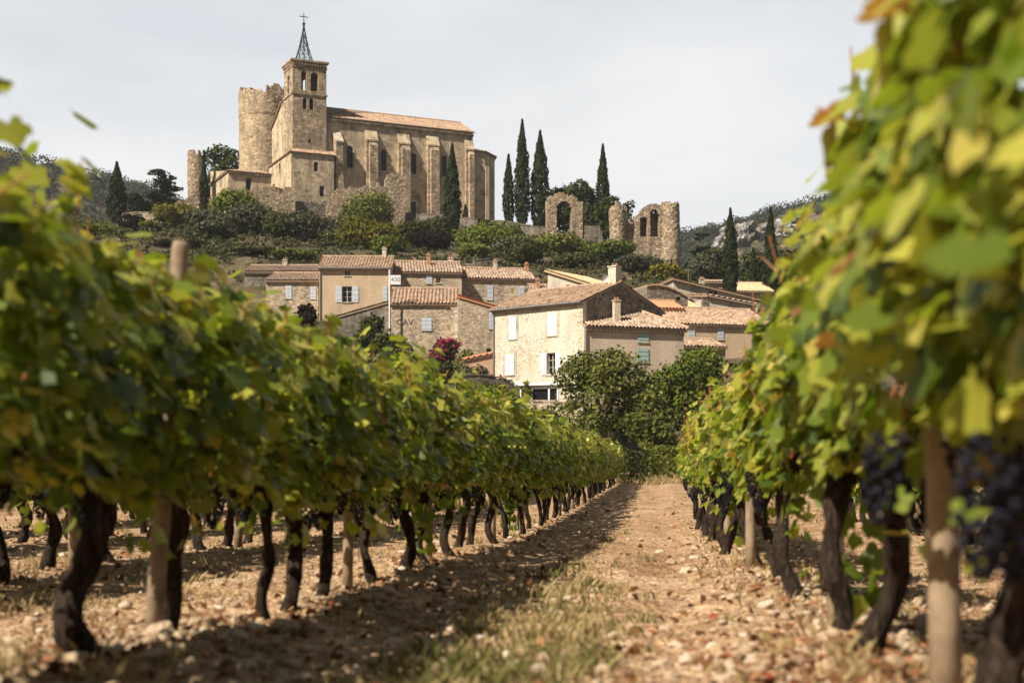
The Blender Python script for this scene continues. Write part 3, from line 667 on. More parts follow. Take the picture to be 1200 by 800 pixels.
mb = MB(); mb.box(du0 + 0.01, du1 - 0.01, yf + 0.45, yf + 0.53, door[0][1], door[2][1] - 0.01); dr = mb.build('door', M['dark'], ch.root)
mb = MB()
for k, (e1, e2) in enumerate(((0.55, 0.25), (1.0, 0.65))):
    rr = (du1 - du0) / 2
    o_ = arch(du0 - e1, du1 + e1, door[0][1], door[2][1] + rr + e1 + 0.5, 12); i_ = arch(du0 - e2, du1 + e2, door[0][1] + 0.01, door[2][1] + rr + e2 + 0.5, 12)
    panel(mb, (lambda q: (lambda u, z, d: (u, yf - q + d, z)))(0.12 + 0.16 * k), o_, [i_], 0.11 + 0.15 * k)
mb.build('door_arch', M['ashlar'], ch.root)
# buttresses
for a, b, topy, pal in ((392, 400, 160, 1), (430, 443, 157, 0), (468, 481, 161, 0), (502, 515, 163, 0), (547, 556, 168, 0)):
    u0, u1 = ch.u(a, yf - 1), ch.u(b, yf - 1); zt = ch.zz(topy + 3, u0, yf - 1)
    pr = 1.9 if pal else 0.75
    prof_ = [(yf - pr, zb), (yf - 0.002, zb), (yf - 0.002, zt + 1.3), (yf - pr, zt - 0.6)]
    n4 = MB(); n4.hull([(u0, y_, z_) for y_, z_ in prof_], [(u1, y_, z_) for y_, z_ in prof_])
    n4.box(u0 - 0.12, u1 + 0.12, yf - pr - 0.15, yf - pr - 0.002, zb, zt - 6.5) if pal else n4.hull([(u0 + 0.45, yf - pr - 0.6, zb), (u0 + 0.45, yf - pr - 0.002, zb), (u0 + 0.45, yf - pr - 0.002, zt - 0.75), (u0 + 0.45, yf - pr - 0.6, zt - 1.5)], [(u1 - 0.1, yf - pr - 0.6, zb), (u1 - 0.1, yf - pr - 0.002, zb), (u1 - 0.1, yf - pr - 0.002, zt - 0.75), (u1 - 0.1, yf - pr - 0.6, zt - 1.5)])
    bo = n4.build('buttress', M['tower'], ch.root)
    cp = MB(); cp.hull([(u0 - 0.1, yf - pr - 0.15, zt - 0.66), (u0 - 0.1, yf - 0.004, zt + 1.28), (u0 - 0.1, yf - 0.004, zt + 1.5), (u0 - 0.1, yf - pr - 0.15, zt - 0.4)],
                       [(u1 + 0.1, yf - pr - 0.15, zt - 0.66), (u1 + 0.1, yf - 0.004, zt + 1.28), (u1 + 0.1, yf - 0.004, zt + 1.5), (u1 + 0.1, yf - pr - 0.15, zt - 0.4)])
    cp.build('buttress_cap', M['paleblock' if pal else 'ashlar'], bo)
# apse
za = ch.zz(179.5, W + 2, 1.0)
ap = [(W + 0.002, 0.5), (W + 2.2, 0.5), (W + 5.6, 3.6), (W + 6.6, 6.9), (W + 5.6, 10.2), (W + 2.2, D - 0.5), (W + 0.002, D - 0.5)]
mb = MB(); mb.prism(ap, zb, za); mb.box(W + 2.2, W + 2.9, 0.0, 0.498, zb, za - 2.5); mb.build('apse', M['ashlar'], ch.root)
pk = (W + 0.1, 6.9, za + 2.2); po = []
big_ = [(W + 0.1, 0.1), (W + 2.35, 0.1), (W + 6.0, 3.4), (W + 7.05, 6.9), (W + 6.0, 10.4), (W + 2.35, D - 0.1), (W + 0.1, D - 0.1)]
for i in range(len(big_) - 1): po.append([(*big_[i], za + 0.2), (*big_[i+1], za + 0.2), pk])
ar = tile_sheet('apse_roof', po, M['tile_a'], ch.root, pitch=0.42, course=0.5, amp=0.07, seed=9)
# bell tower
Wt = ch.u(382.5); Dt = 5.2
z1t, zs1, zs2 = ch.zz(71, 0), ch.zz(108.5, 0), ch.zz(178, 0)
def FH(a, b, c, d):
    u0, u1 = ch.u(a), ch.u(b); um = (u0 + u1) / 2
    return arch(u0, u1, ch.zz(d, um), ch.zz(c, um))
fh = [FH(353, 359, 83, 106), FH(364, 373, 85, 107), FH(355, 359.5, 114.5, 128), FH(362.5, 367.5, 115, 129), rect(ch.u(361.3), ch.u(364), ch.zz(168, 2.8), ch.zz(163.5, 2.8))]
lh = [arch(2.1, 3.2, ch.zz(106, 0), ch.zz(84, 0))]
mb = MB(); t_ = 0.7
panel(mb, lambda u, z, d: (u, d, z), rect(0, Wt, zb, z1t), fh, t_)
panel(mb, lambda u, z, d: (u, Dt - d, z), rect(0, Wt, zb, z1t), [fh[0], fh[1]], t_)
panel(mb, lambda u, z, d: (d, u, z), rect(t_, Dt - t_, zb, z1t), lh, t_)
panel(mb, lambda u, z, d: (Wt - d, u, z), rect(t_, Dt - t_, zb, z1t), lh, t_)
mb.box(t_, Wt - t_, t_, Dt - t_, zs1 - 0.4, zs1 - 0.1)
bt = mb.build('bell_tower', M['tower'], ch.root)
for zc, pr, hh in ((zs1 - 0.1, 0.16, 0.3), (z1t - 0.95, 0.12, 0.18), (z1t + 0.002, 0.38, 0.32), (zs2 + 0.6, 0.1, 0.2)):
    mb = MB()
    if zc > z1t: mb.box(-pr, Wt + pr, -pr, Dt + pr, zc, zc + hh)
    else: panel(mb, (lambda q: (lambda u, v, d: (u, v, q + d)))(zc), rect(-pr, Wt + pr, -pr, Dt + pr), [rect(-0.002, Wt + 0.002, -0.002, Dt + 0.002)], hh)
    mb.build('string_course', M['tower'], bt)
mb = MB(); mb.box(-0.12, Wt + 0.12, -0.12, -0.003, z1t - 0.7, z1t - 0.5)
for i in range(13): x_ = 0.1 + i * (Wt - 0.4) / 12; mb.box(x_, x_ + 0.2, -0.3, -0.002, z1t - 0.55, z1t - 0.02)
for i in range(11): y_ = 0.1 + i * (Dt - 0.4) / 10; mb.box(-0.3, -0.002, y_, y_ + 0.2, z1t - 0.5, z1t - 0.02)
mb.build('corbel_table', M['tower'], bt)
for (cx_, cw) in (((fh[0][0][0] + fh[0][1][0]) / 2, 0.45), ((fh[1][0][0] + fh[1][1][0]) / 2, 0.6)):
    zt = fh[0][4][1] - 0.4 + (0.0)
    prof_ = [(0.0, 0), (cw * 0.35, -0.05), (cw * 0.5, -0.35), (cw * 0.62, -0.75), (cw, -1.1)]
    bb = MB(); nn = 12; vs = []; 
    for r_, z_ in prof_: vs += [(cx_ + r_ * math.cos(2*math.pi*k/nn), Dt / 2 + r_ * math.sin(2*math.pi*k/nn), zt - 0.7 + z_) for k in range(nn)]
    bb.add(vs, [(i*nn+k, i*nn+(k+1) % nn, (i+1)*nn+(k+1) % nn, (i+1)*nn+k) for i in range(len(prof_)-1) for k in range(nn)])
    bb.box(cx_ - 0.08, cx_ + 0.08, t_, Dt - t_, zt - 0.7, zt - 0.55); bb.build('bell', M['iron'], bt)
# openwork iron spire with cross
mb = MB(); cx_, cy_ = Wt * 0.46, Dt / 2; zs_ = z1t + 0.32; Hs = ch.zz(30, 2.5, 2.6) - zs_; rb_ = 1.75
def rad_(t): return rb_ * (1 - t) ** 1.25 * (1 - 0.12 * math.sin(math.pi * t)) + 0.08
def sp(k, t): a = 2 * math.pi * (k + 0.5) / 8; r = rad_(t); return (cx_ + r * math.cos(a), cy_ + r * math.sin(a), zs_ + Hs * t)
for k in range(8):
    mb.tube([sp(k, t / 8) for t in range(9)], 0.055, 5)
    ts = [0, 0.22, 0.42, 0.6, 0.76]
    for a_, b_ in zip(ts[:-1], ts[1:]):
        mb.tube([sp(k, a_), sp(k + 1, b_)], 0.03, 4); mb.tube([sp(k + 1, a_), sp(k, b_)], 0.03, 4)
for t in (0.02, 0.22, 0.42, 0.6, 0.76, 0.88):
    for k in range(8): mb.tube([sp(k, t), sp(k + 1, t)], 0.035, 4)
mb.tube([(cx_, cy_, zs_ + Hs * 0.98), (cx_, cy_, zs_ + Hs + 2.1)], 0.07, 6)
mb.box(cx_ - 0.2, cx_ + 0.2, cy_ - 0.2, cy_ + 0.2, zs_ + Hs + 0.1, zs_ + Hs + 0.45)
spire = mb.build('spire', M['iron'], ch.root)
mb = MB(); zc = zs_ + Hs + 1.5
mb.box(cx_ - 0.75, cx_ + 0.75, cy_ - 0.05, cy_ + 0.05, zc - 0.06, zc + 0.06); mb.build('cross', M['iron'], spire)
# drainpipe between tower and nave
mb = MB(); mb.tube([(Wt + 0.35, yf - 0.2, nh - 0.5), (Wt + 0.35, yf - 0.2, zs2)], 0.1, 6); mb.build('downpipe', M['zinc'], ch.root)
# lower block around the tower foot
lb0, lb1, lby = -0.7, ch.u(391.5, -1.5), -1.5
zl = ch.zz(179.5, 2, lby)
def LH(a, b, c, d, ar=False):
    u0, u1 = ch.u(a, lby), ch.u(b, lby); um = (u0 + u1) / 2; return (arch if ar else rect)(u0, u1, ch.zz(d, um, lby), ch.zz(c, um, lby))
lw = [LH(367.7, 373, 189.6, 201, True), LH(374.5, 380, 218, 230)]
lv0, lv1 = 5.0, 6.1
lwl = [arch(lv0, lv1, ch.zz(203, lb0, 5.5), ch.zz(190.5, lb0, 5.5))]
mb = MB()
panel(mb, lambda u, z, d: (u, lby + d, z), rect(lb0, lb1, zb, zl), lw, 0.6)
panel(mb, lambda u, z, d: (lb0 + d, u, z), [(lby + 0.6, zb), (D - 0.5, zb), (D - 0.5, zl), (lby + 0.6, zl)], lwl, 0.6)
panel(mb, lambda u, z, d: (lb1 - d, u, z), [(lby + 0.6, zb), (-0.01, zb), (-0.01, zl + 0.6), (lby + 0.6, zl + 0.1)], (), 0.6)
mb.build('porch_wall', M['ashlar'], ch.root)
tile_sheet('porch_roof', [[(lb0 - 0.25, lby - 0.3, zl + 0.05), (lb1 + 0.2, lby - 0.3, zl + 0.05), (lb1 + 0.2, yf - 0.05, zl + 1.35), (0.0, -0.01, zl + 1.0)],
     [(lb0 - 0.25, lby - 0.3, zl + 0.05), (lb0 - 0.25, D - 0.4, zl + 0.05), (-0.02, D - 0.4, zl + 0.75), (-0.02, -0.01, zl + 0.75)]], M['tile_a'], ch.root, pitch=0.42, course=0.5, amp=0.07, seed=5)
for h_ in lw:
    mb = MB(); panel(mb, lambda u, z, d: (u, lby + 0.35 + d, z), h_, (), 0.05); mb.build('window', M['dark'], ch.root)
mb = MB(); panel(mb, lambda u, z, d: (lb0 + 0.35 + d, u, z), lwl[0], (), 0.05); mb.build('window', M['dark'], ch.root)

# low tiled annexe left of the church
an = House('stone_annexe', 'low stone annexe with tiled roof and one arched window, left of the church tower', 'building', 267.5, 239, 25, 318, 200, 13)
ah = [an.hole(288, 294.5, 208, 222.5, True)]
an.walls('ashlar', 'gx', hb=an.h + 2.3, hr=an.h + 2.3, yr=12.9, holes=ah)
an.hr = an.h + 2.3; an.yr = 12.9
tile_sheet('roof', [[(-0.3, -0.45, an.h + 0.0), (an.W + 0.1, -0.45, an.h + 0.0), (an.W + 0.1, 7, an.h + 2.0), (5.5, 7, an.h + 2.0)],
                    [(-0.3, -0.45, an.h), (5.5, 7, an.h + 2.0), (5.5, 13.2, an.h + 2.0), (-0.3, 13.2, an.h + 0.0)], ], M['tile_a'], an.root, pitch=0.42, course=0.5, amp=0.07, seed=15)
mb = MB()
mb.box(0, an.W, -0.22, -0.002, an.h - 0.55, an.h - 0.2)
for i in range(int(an.W / 0.6)): mb.box(0.1 + i * 0.6, 0.4 + i * 0.6, -0.36, -0.223, an.h - 0.4, an.h - 0.15)
mb.build('cornice', M['tower'], an.root)
an.window(ah[0], bars=False, sill=False)

# ruined keep: round flank and flat flank
kp = Ruin('ruined_keep', 'tall roofless round keep with crumbling top, rising behind the church tower', 'tower', 283, 262, 0, 331)
rk = 4.6; ccx, ccy = wx(308, 262) - kp.O.x, 1.5
kz = kp.zz(109, 3)
voxel_wall('round_wall', 'keep', kp.root, lambda u, z, d: (ccx + (rk - d + (0.10 if z > kz - 4.5 else 0)) * math.cos(u / rk), ccy + (rk - d + (0.10 if z > kz - 4.5 else 0)) * math.sin(u / rk), z), 0, 2 * math.pi * rk, kp.zb, kz + 3,
           lambda u: kz - 0.5 + 0.8 * math.sin(u * 0.4 + 0.6) + 0.45 * noise.noise((u * 0.9, 0, 0)), lambda u, z: False, 0.45, 1.1, 5, 0.08, closed=True)
fl0, fl1 = wx(313, 260) - kp.O.x, wx(331, 260) - kp.O.x
voxel_wall('flat_wall', 'tower', kp.root, lambda u, z, d: (fl0 + (u - fl0) * math.cos(0.5), -2.9 + (u - fl0) * math.sin(0.5) + d, z), fl0, fl1 + 0.9, kp.zb, kz + 3, lambda u: kz + 0.7 + 0.3 * math.sin(u * 3), None, 0.45, 3.5, 6, 0.1)

# small ruined turret far left
tu = Ruin('ruined_turret', 'slender broken round turret standing left of the annexe', 'tower', 220, 246, 0, 240)
rt = (tu.W / 2); tzz = tu.zz(182, 1)
voxel_wall('turret_wall', 'ruin', tu.root, lambda u, z, d: (rt + (rt - d) * math.cos(u / rt), (rt - d) * math.sin(u / rt), z), 0, 2 * math.pi * rt, tu.zb, tzz + 3,
           lambda u: tzz + 0.6 * math.sin(u * 0.8 + 3), None, 0.4, 0.7, 8, 0.22, closed=True)
def ruin_line(name, label, pts, Y, deg, t=1.0, seed=0, mat='ruin', cell=0.35, cat='ruin', group=None):
    r = Ruin(name, label, cat, pts[0][0], Y, deg, pts[-1][0], group=group); r.straight('masonry', pts, t, None, cell, seed, mat); return r
ruin_line('ruined_wall', 'crumbling rubble wall stepping down below the slender ruined turret', [(205, 240), (214, 235), (222, 231), (235, 233), (246, 231), (262, 236)], 240, 12, 1.2, 1)
ruin_line('ruined_wall', 'broken rubble wall in front of the arched window annexe', [(268, 232), (276, 226), (284, 222), (292, 224), (300, 220), (312, 219), (318, 221)], 234, 15, 1.0, 2)
ruin_line('ruined_wall', 'jagged pair of ruined stone piers at the foot of the bell tower', [(317, 219), (322, 218), (326, 222), (330, 226), (335, 219), (339, 219), (343, 222), (346, 232)], 233, 12, 1.6, 3)
ruin_line('ruined_wall', 'dark low rubble base wall under the bell tower front', [(344, 236), (360, 237), (383, 238), (393, 240)], 235.5, 22, 0.8, 4, 'greywall')
rw = ruin_line('ruined_wall', 'pale jagged ruined wall ending in a tall pillar in front of the church nave', [(381, 256), (384, 240), (389, 228), (394, 221), (405, 220), (420, 219), (430, 220), (440, 218), (452, 219), (453.5, 205), (466, 203), (472, 205), (475, 212)], 231, 14, 1.5, 5, cell=0.33)
rr2 = Ruin('ruined_arch', 'ruined freestanding stone arch on the terrace between the cypresses and the twin window ruin', 'ruin', 641.5, 230, 8, 683)
a0, a1 = rr2.u(652.3), rr2.u(669.2); az0, az1 = rr2.zz(300, a0), rr2.zz(235.5, a0)
rr2.straight('arch', [(641.5, 236), (644, 230), (652, 227), (660, 226), (668, 229), (675, 232), (681, 234), (683, 237)], 2.2, lambda u, z: in_arch(u, z, a0, a1, az0, az1) or (z < az0 + 2.2 and False) , 0.3, 7)
zq = rr2.zz(262, a0)
voxel_wall('niche_wall', 'rubble', rr2.root, lambda u, z, d: (u, 2.25 + d, z), a0 - 0.2, a1 - 0.5, rr2.zb, zq + 1, lambda u: zq - 0.4 * u, None, 0.3, 0.4, 17)
ruin_line('ruined_wall', 'low grey wall stub right beside the freestanding ruined arch', [(683, 264), (692, 265), (704, 267), (706, 272)], 231, 8, 0.9, 9, 'greywall')
ca = Ruin('ruined_castle', 'tall ruined castle wall with two arched windows and a round tower stub', 'ruin', 731, 225, 6, 780)
w1 = (ca.u(750.3), ca.u(758.2), ca.zz(277, 3), ca.zz(254, 3)); w2 = (ca.u(761.3), ca.u(771.6), ca.zz(277, 4), ca.zz(245.5, 4))
sl1 = ca.u(768.5)
ca.straight('wall', [(731, 258), (735, 262), (740, 263), (745, 261), (746, 250), (750, 249), (754, 246), (758, 242), (762, 239), (768, 239), (781, 239)], 1.9,
            lambda u, z: in_arch(u, z, *w1) or in_arch(u, z, *w2) or (abs(u - sl1) < 0.2 and abs(z - ca.zz(308, 4)) < 0.3), 0.24, 11)
iu0, iu1, iz = ca.u(738), ca.u(776), ca.zz(241, 4)
voxel_wall('inner_wall', 'ruin', ca.root, lambda u, z, d: (u, 2.1 + d, z), iu0, iu1, ca.zb, iz + 1, lambda u: iz - 2.4 + 2.2 * min(1, max(0, (u - iu0) / 3.2)), None, 0.35, 0.5, 31)
tc_ = wx(786.5, 226) - ca.O.x; rt2 = 1.42
voxel_wall('round_tower', 'ruin', ca.root, lambda u, z, d: (tc_ + (rt2 + 0.02 * (10 - z) - d) * math.cos(u / rt2), 0.5 + (rt2 + 0.02 * (10 - z) - d) * math.sin(u / rt2), z), 0, 2 * math.pi * rt2, ca.zb, ca.zz(236, 7) + 1.5,
           lambda u: ca.zz(238, 7), lambda u, z: abs(u - 2 * math.pi * rt2 * 0.74) < 0.15 and abs(z - ca.zz(308, 7)) < 0.45, 0.32, 0.7, 12, 0.2, closed=True)
lc = wx(724, 224) - ca.O.x; rl = 1.35
voxel_wall('broken_tower', 'ruin', ca.root, lambda u, z, d: (lc + (rl * (1 + 0.05 * math.sin(z)) - d) * math.cos(u / rl), -0.2 + (rl * (1 + 0.05 * math.sin(z)) - d) * math.sin(u / rl), z), 0, 2 * math.pi * rl, ca.zb, ca.zz(240, 0) + 1.5,
           lambda u: ca.zz(245, 0) + 0.5 * math.sin(u * 1.3), None, 0.32, 0.7, 13, 0.22, closed=True)

# terrace walls
def terrace(name, label, pts, Y0, Y1, t=0.7, mat='rubble', seed=0, cat='wall', cell=0.5, depth=None):
    """straight wall from (px, Y0) to (px, Y1), top edge by pixel rows"""
    x0, x1 = wx(pts[0][0], Y0), wx(pts[-1][0], Y1); deg = math.degrees(math.atan2(Y1 - Y0, x1 - x0))
    r = Ruin(name, label, cat, pts[0][0], Y0, deg, pts[-1][0])
    top = r.prof(pts); m = MB(); n = max(4, int(r.W / cell)); zbm = r.zb
    rnd = random.Random(seed); out_ = [(0, zbm), (r.W, zbm)] + [(r.W * (1 - i / n), top(r.W * (1 - i / n)) + rnd.uniform(-0.05, 0.05)) for i in range(n + 1)]
    panel(m, lambda u, z, d: (u, d, z), out_, (), t); m.build('masonry', M[mat], r.root)
    cp = MB(); i = 0; u = 0.0
    while u < r.W - 0.3:
        l = rnd.uniform(0.4, 0.9); z = top(u + l / 2); cp.box(u + 0.01, min(u + l, r.W), -0.05, t + 0.05, z + 0.055, z + 0.055 + rnd.uniform(0.08, 0.18)); u += l
    cp.build('coping', M[mat], r.root); return r
terrace('retaining_wall', 'long grey terrace wall running from the nave to the ruined arch', [(474, 250), (520, 253), (541, 256), (580, 260), (610, 264), (643, 268)], 236, 232, 0.8, 'greywall', 1)
terrace('retaining_wall', 'old stone terrace wall below the dark cedar on the left slope', [(143, 252), (160, 249), (175, 250), (190, 254)], 228, 228, 0.8, 'rubble', 2)
terrace('retaining_wall', 'short stone terrace wall half hidden by vines at the far left', [(35, 254), (55, 252), (70, 254)], 224, 226, 0.8, 'rubble', 3)
terrace('retaining_wall', 'small dark dry stone wall in the scrub above the village roofs', [(556, 306), (575, 304), (596, 307), (606, 312)], 184, 186, 0.8, 'greywall', 4)
terrace('garden_wall', 'low stone garden wall in front of the white shuttered house', [(590, 470), (610, 471), (650, 472), (700, 476)], 112, 110, 0.5, 'rubble', 5, cell=0.3)
terrace('garden_wall', 'stone wall holding up the shrub bed left of the white house', [(535, 441), (560, 440), (583, 443), (600, 449)], 116, 118, 0.5, 'greywall', 6, cell=0.3)

# ------------------------------------------------------------------ village houses
def std(h, mat, roofmat, rise, yr=None, holes=(), lholes=(), rholes=(), hb=None, seed=1, gutter=None, **kw):
    yr = h.D / 2 if yr is None else yr
    h.walls(mat, 'gx', hr=h.h + rise, yr=yr, hb=hb, holes=holes, lholes=lholes, rholes=rholes)
    h.roof_gx(roofmat, seed=seed, **kw)
    if gutter is not None: h.gutter(gutter)
# white limewashed house
h6 = House('village_house', 'tall limewashed stone house with white shutters and grey gable, nearest above the vineyard', 'house', 578, 128, -42, 683, 363.5, 11.5)
hA = h6.hole(597, 605, 371.5, 397); hB = h6.hole(642, 652.5, 367.5, 393); hC = h6.hole(592.5, 602.5, 415, 439); hD = h6.hole(641, 651, 413.5, 438.5)
std(h6, 'whitehouse', 'tile_a', 2.0, 5.2, [hA, hB, hC, hD], seed=21, gutter=0.15)
h6.window(hA, 'closed'); h6.window(hB, 'closed'); h6.window(hC, 'closed'); h6.window(hD, 'open', open_w=0.6)
for hh in (hA, hB, hC, hD):
    us = [p[0] for p in hh]; zs = [p[1] for p in hh]; fr = MB()
    panel(fr, lambda u, z, d: (u, -0.02 + d, z), rect(min(us) - 0.28, max(us) + 0.28, min(zs) - 0.2, max(zs) + 0.35), [rect(min(us) - 0.002, max(us) + 0.002, min(zs) - 0.002, max(zs) + 0.002)], 0.018)
    fr.build('window_surround', M['paleblock'], h6.root)
# grey weathered gable skin and quoins
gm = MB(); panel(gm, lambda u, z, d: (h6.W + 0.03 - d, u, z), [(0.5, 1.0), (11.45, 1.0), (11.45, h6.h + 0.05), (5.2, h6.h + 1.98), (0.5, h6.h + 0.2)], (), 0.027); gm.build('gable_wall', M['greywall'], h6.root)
q = MB()
for k in range(24):
    z = 0.2 + k * 0.36
    if z < h6.h - 0.5: q.box(h6.W - (0.55 if k % 2 else 0.3), h6.W + 0.035, -0.035, -0.003, z, z + 0.33)
q.build('quoin', M['paleblock'], h6.root)
h6.chimney(h6.W - 0.45, 5.0, h6.h + 2.1, 1.35, 0.85, 'whitehouse', 0.8)
# glazed porch with flat white roof
po_ = House('glazed_porch', 'flat white roofed glazed porch against the foot of the white house', 'porch', 602, 118.5, -20, 655, 451, 3.2)
m = MB(); m.box(-0.1, po_.W + 0.2, -0.3, 3.3, po_.h - 0.08, po_.h + 0.06); m.box(-0.05, po_.W + 0.1, -0.25, 3.2, po_.h + 0.062, po_.h + 0.12); m.build('flat_roof', M['white'], po_.root)
m = MB(); m.box(0, po_.W, -0.05, 0.05, po_.h - 0.32, po_.h - 0.082); m.build('lintel', M['white'], po_.root)
for x in (0.05, 0.62, 1.6, 3.1, po_.W - 0.1):
    m = MB(); m.box(x - 0.07, x + 0.07, -0.04, 0.1, po_.zb, po_.h - 0.322); m.build('post', M['white'], po_.root)
m = MB(); m.box(0.12, po_.W - 0.2, 0.12, 0.14, po_.zb, po_.h - 0.33); m.build('pane', M['dark'], po_.root)
m = MB(); m.box(0.68, 1.48, 0.06, 0.1, po_.zb, po_.h - 0.4); m.build('door', simple('ochre_door_paint', (0.45, 0.30, 0.16)) , po_.root)

# rose house joined on the right
h7 = House('village_house', 'rose beige rendered house with pale green shutters, right of the white house', 'house', 684.5, 120.6, 19, 801.5, 382.5, 9.5)
ha = h7.hole(748, 759.5, 386, 400.5); hb_ = h7.hole(747, 759.5, 408.5, 424)
h7.walls('rosy', 'gx', hr=h7.h + 2.0, yr=9.4, hb=h7.h + 2.0, holes=[ha, hb_])
W7, e7 = h7.W, h7.h
r7 = tile_sheet('roof', [[(0.0, -0.4, e7 + 0.08), (W7 + 0.3, -0.4, e7 + 0.08), (W7 - 3.3, 6.2, e7 + 2.75), (0.0, 6.2, e7 + 2.75)],
      [(W7 + 0.3, -0.4, e7 + 0.08), (W7 + 0.3, 9.6, e7 + 0.08), (W7 - 3.3, 6.2, e7 + 2.75)]], M['tile_b'], h7.root, seed=31, course=0.4)
hp = MB(); hp.tube([(W7 + 0.3, -0.4, e7 + 0.15), (W7 - 3.3, 6.2, e7 + 2.82)], 0.13, 6); hp.tube([(0.1, 6.2, e7 + 2.78), (W7 - 3.3, 6.2, e7 + 2.82)], 0.12, 6); hp.build('ridge_cap', M['ridgecap'], r7)
c7 = MB(); c7.box(0.1, W7 - 0.004, -0.15, -0.002, e7 - 0.4, e7 - 0.12)
for i in range(int(W7 / 0.3)): c7.box(0.12 + i * 0.3, 0.30 + i * 0.3, -0.27, -0.153, e7 - 0.28, e7 - 0.14)
c7.build('cornice', M['ridgecap'], h7.root)
h7.hf = e7; h7.window(ha, 'closed', 'mint'); h7.window(hb_, 'closed', 'mint')
m = MB(); m.tube([(0.12, -0.1, e7 - 0.3), (0.12, -0.1, h7.zb + 1)], 0.07, 8); m.tube([(W7 - 0.1, -0.1, e7 - 0.3), (W7 - 0.1, -0.1, h7.zb + 1)], 0.06, 8); m.build('downpipe', M['zinc'], h7.root)
h7.chimney(h7.u(722.5, 1.3), 1.3, e7 + 0.55, h7.zz(353, h7.u(722.5, 1.3), 1.3) - e7 - 0.55, 0.55, 'rosy', 0.5)

h8 = House('village_house', 'beige house with lavender shutters peeping out behind the right vine row', 'house', 783, 133, 14, 905, 379, 8)
ha = h8.hole(806, 814, 382.5, 394); hb_ = h8.hole(841.5, 847.5, 384.5, 397.5)
std(h8, 'beige', 'tile_a', 2.0, 5.5, [ha, hb_], seed=41)
h8.window(ha, 'closed', 'bluegrey'); h8.window(hb_, 'closed', 'bluegrey')
lt = House('lean_to', 'small rubble lean-to with tiled roof below the lavender shuttered house', 'shed', 798, 129, 14, 850, 406, 3.5)
std(lt, 'rubble', 'tile_a', 0.9, 3.4, [], hb=lt.h + 0.9, seed=43)

# middle terrace of houses
h2 = House('village_house', 'smooth beige house with white shutters and drainpipe, tallest of the left village row', 'house', 374, 156, 1, 457.5, 313.5, 9)
wa = h2.hole(403.5, 410.5, 315.5, 323); wb = h2.hole(401, 412.5, 335.5, 354); wc = h2.hole(449, 453.5, 335.5, 352)
std(h2, 'beige', 'tile_a', 1.75, 4.6, [wa, wb, wc], seed=51, gutter=0.12)
h2.window(wa, None); h2.window(wb, 'open', 'bluegrey', open_w=0.68); h2.window(wc, 'closed', 'bluegrey')
h2.chimney(h2.W - 1.0, 4.6, h2.h + 1.8, 0.9, 0.45)
h1 = House('village_house', 'rubble stone house with grey shutters, left of the smooth beige house', 'house', 312, 158, 0, 373, 329, 6)
wa = h1.hole(335, 341.5, 335, 349.5); wb = h1.hole(364, 370, 336, 350)
std(h1, 'rubble', 'tile_b', 1.5, 5.8, [wa, wb], hb=h1.h + 1.5, seed=61)
h1.window(wa, 'closed', 'bluegrey'); h1.window(wb, 'closed', 'bluegrey')
h0 = House('village_house', 'grey brown roofed house rising behind the rubble house at the far left', 'house', 286, 167, 0, 372, 318.5, 7)
std(h0, 'greywall', 'tile_d', 1.3, 5, [], seed=63)
h0.chimney(4, 5, h0.h + 1.3, 0.7, 0.6)
h3 = House('village_house', 'weathered stone house with a small dark window, behind the barn and sign', 'house', 458, 160, 6, 541, 318.5, 9)
wa = h3.hole(500, 506, 323, 332); wb = h3.hole(511, 516.5, 323, 331.5)
std(h3, 'rubble', 'tile_b', 1.7, 4.5, [wa, wb], seed=71)
h3.window(wa, 'closed', 'bluegrey'); h3.window(wb, None)
h3.chimney(h3.u(502, 3), 3, h3.h + 1.2, 1.1, 0.42, 'brick'); h3.chimney(h3.u(528, 5), 5, h3.h + 1.5, 0.8, 0.6); h3.chimney(h3.u(486, 5), 5, h3.h + 1.5, 0.5, 0.4, 'greywall')
h5 = House('village_house', 'stone house with two lavender shuttered windows under a pale lichened roof', 'house', 541, 163, 10, 626, 325.5, 8)
wa = h5.hole(571.5, 577.5, 334.5, 351); wb = h5.hole(607.5, 614, 336, 350.5)
std(h5, 'rubble', 'tile_b', 1.6, 4, [wa, wb], seed=81)
h5.window(wa, 'closed', 'bluegrey'); h5.window(wb, 'closed', 'bluegrey')
h5.chimney(h5.u(580.5, 4), 4, h5.h + 1.6, 0.9, 0.4); h5.chimney(h5.u(617, 3), 3, h5.h + 1.2, 0.9, 0.4, 'brick')
# barn with a single slope roof
h4 = House('stone_barn', 'rubble barn with ribbed tile roof, faded lettering and one white shutter', 'barn', 458, 145, 2, 536, 355.5, 5)
wa = h4.hole(494.5, 505.5, 372.5, 387)
std(h4, 'rubble', 'tile_a', 2.0, 4.9, [wa], hb=h4.h + 2.0, seed=91, amp=0.085, pitch=0.38, ns=5)
h4.window(wa, 'closed', 'bluegrey')
m = MB(); m.box(h4.W - 0.25, h4.W - 0.02, -0.10, -0.004, h4.zz(396, 6), h4.zz(356, 6)); m.build('pilaster', M['paleblock'], h4.root)
m = MB(); x_ = h4.W - 0.15; m.hull([(x_ - 0.75, -0.16, h4.h - 0.15), (x_ + 0.75, -0.16, h4.h - 0.15), (x_ + 0.2, -0.16, h4.h - 0.95), (x_ - 0.2, -0.16, h4.h - 0.95)], [(x_ - 0.75, -0.105, h4.h - 0.15), (x_ + 0.75, -0.105, h4.h - 0.15), (x_ + 0.2, -0.105, h4.h - 0.95), (x_ - 0.2, -0.105, h4.h - 0.95)]); m.build('gutter_hopper', M['paleblock'], h4.root)
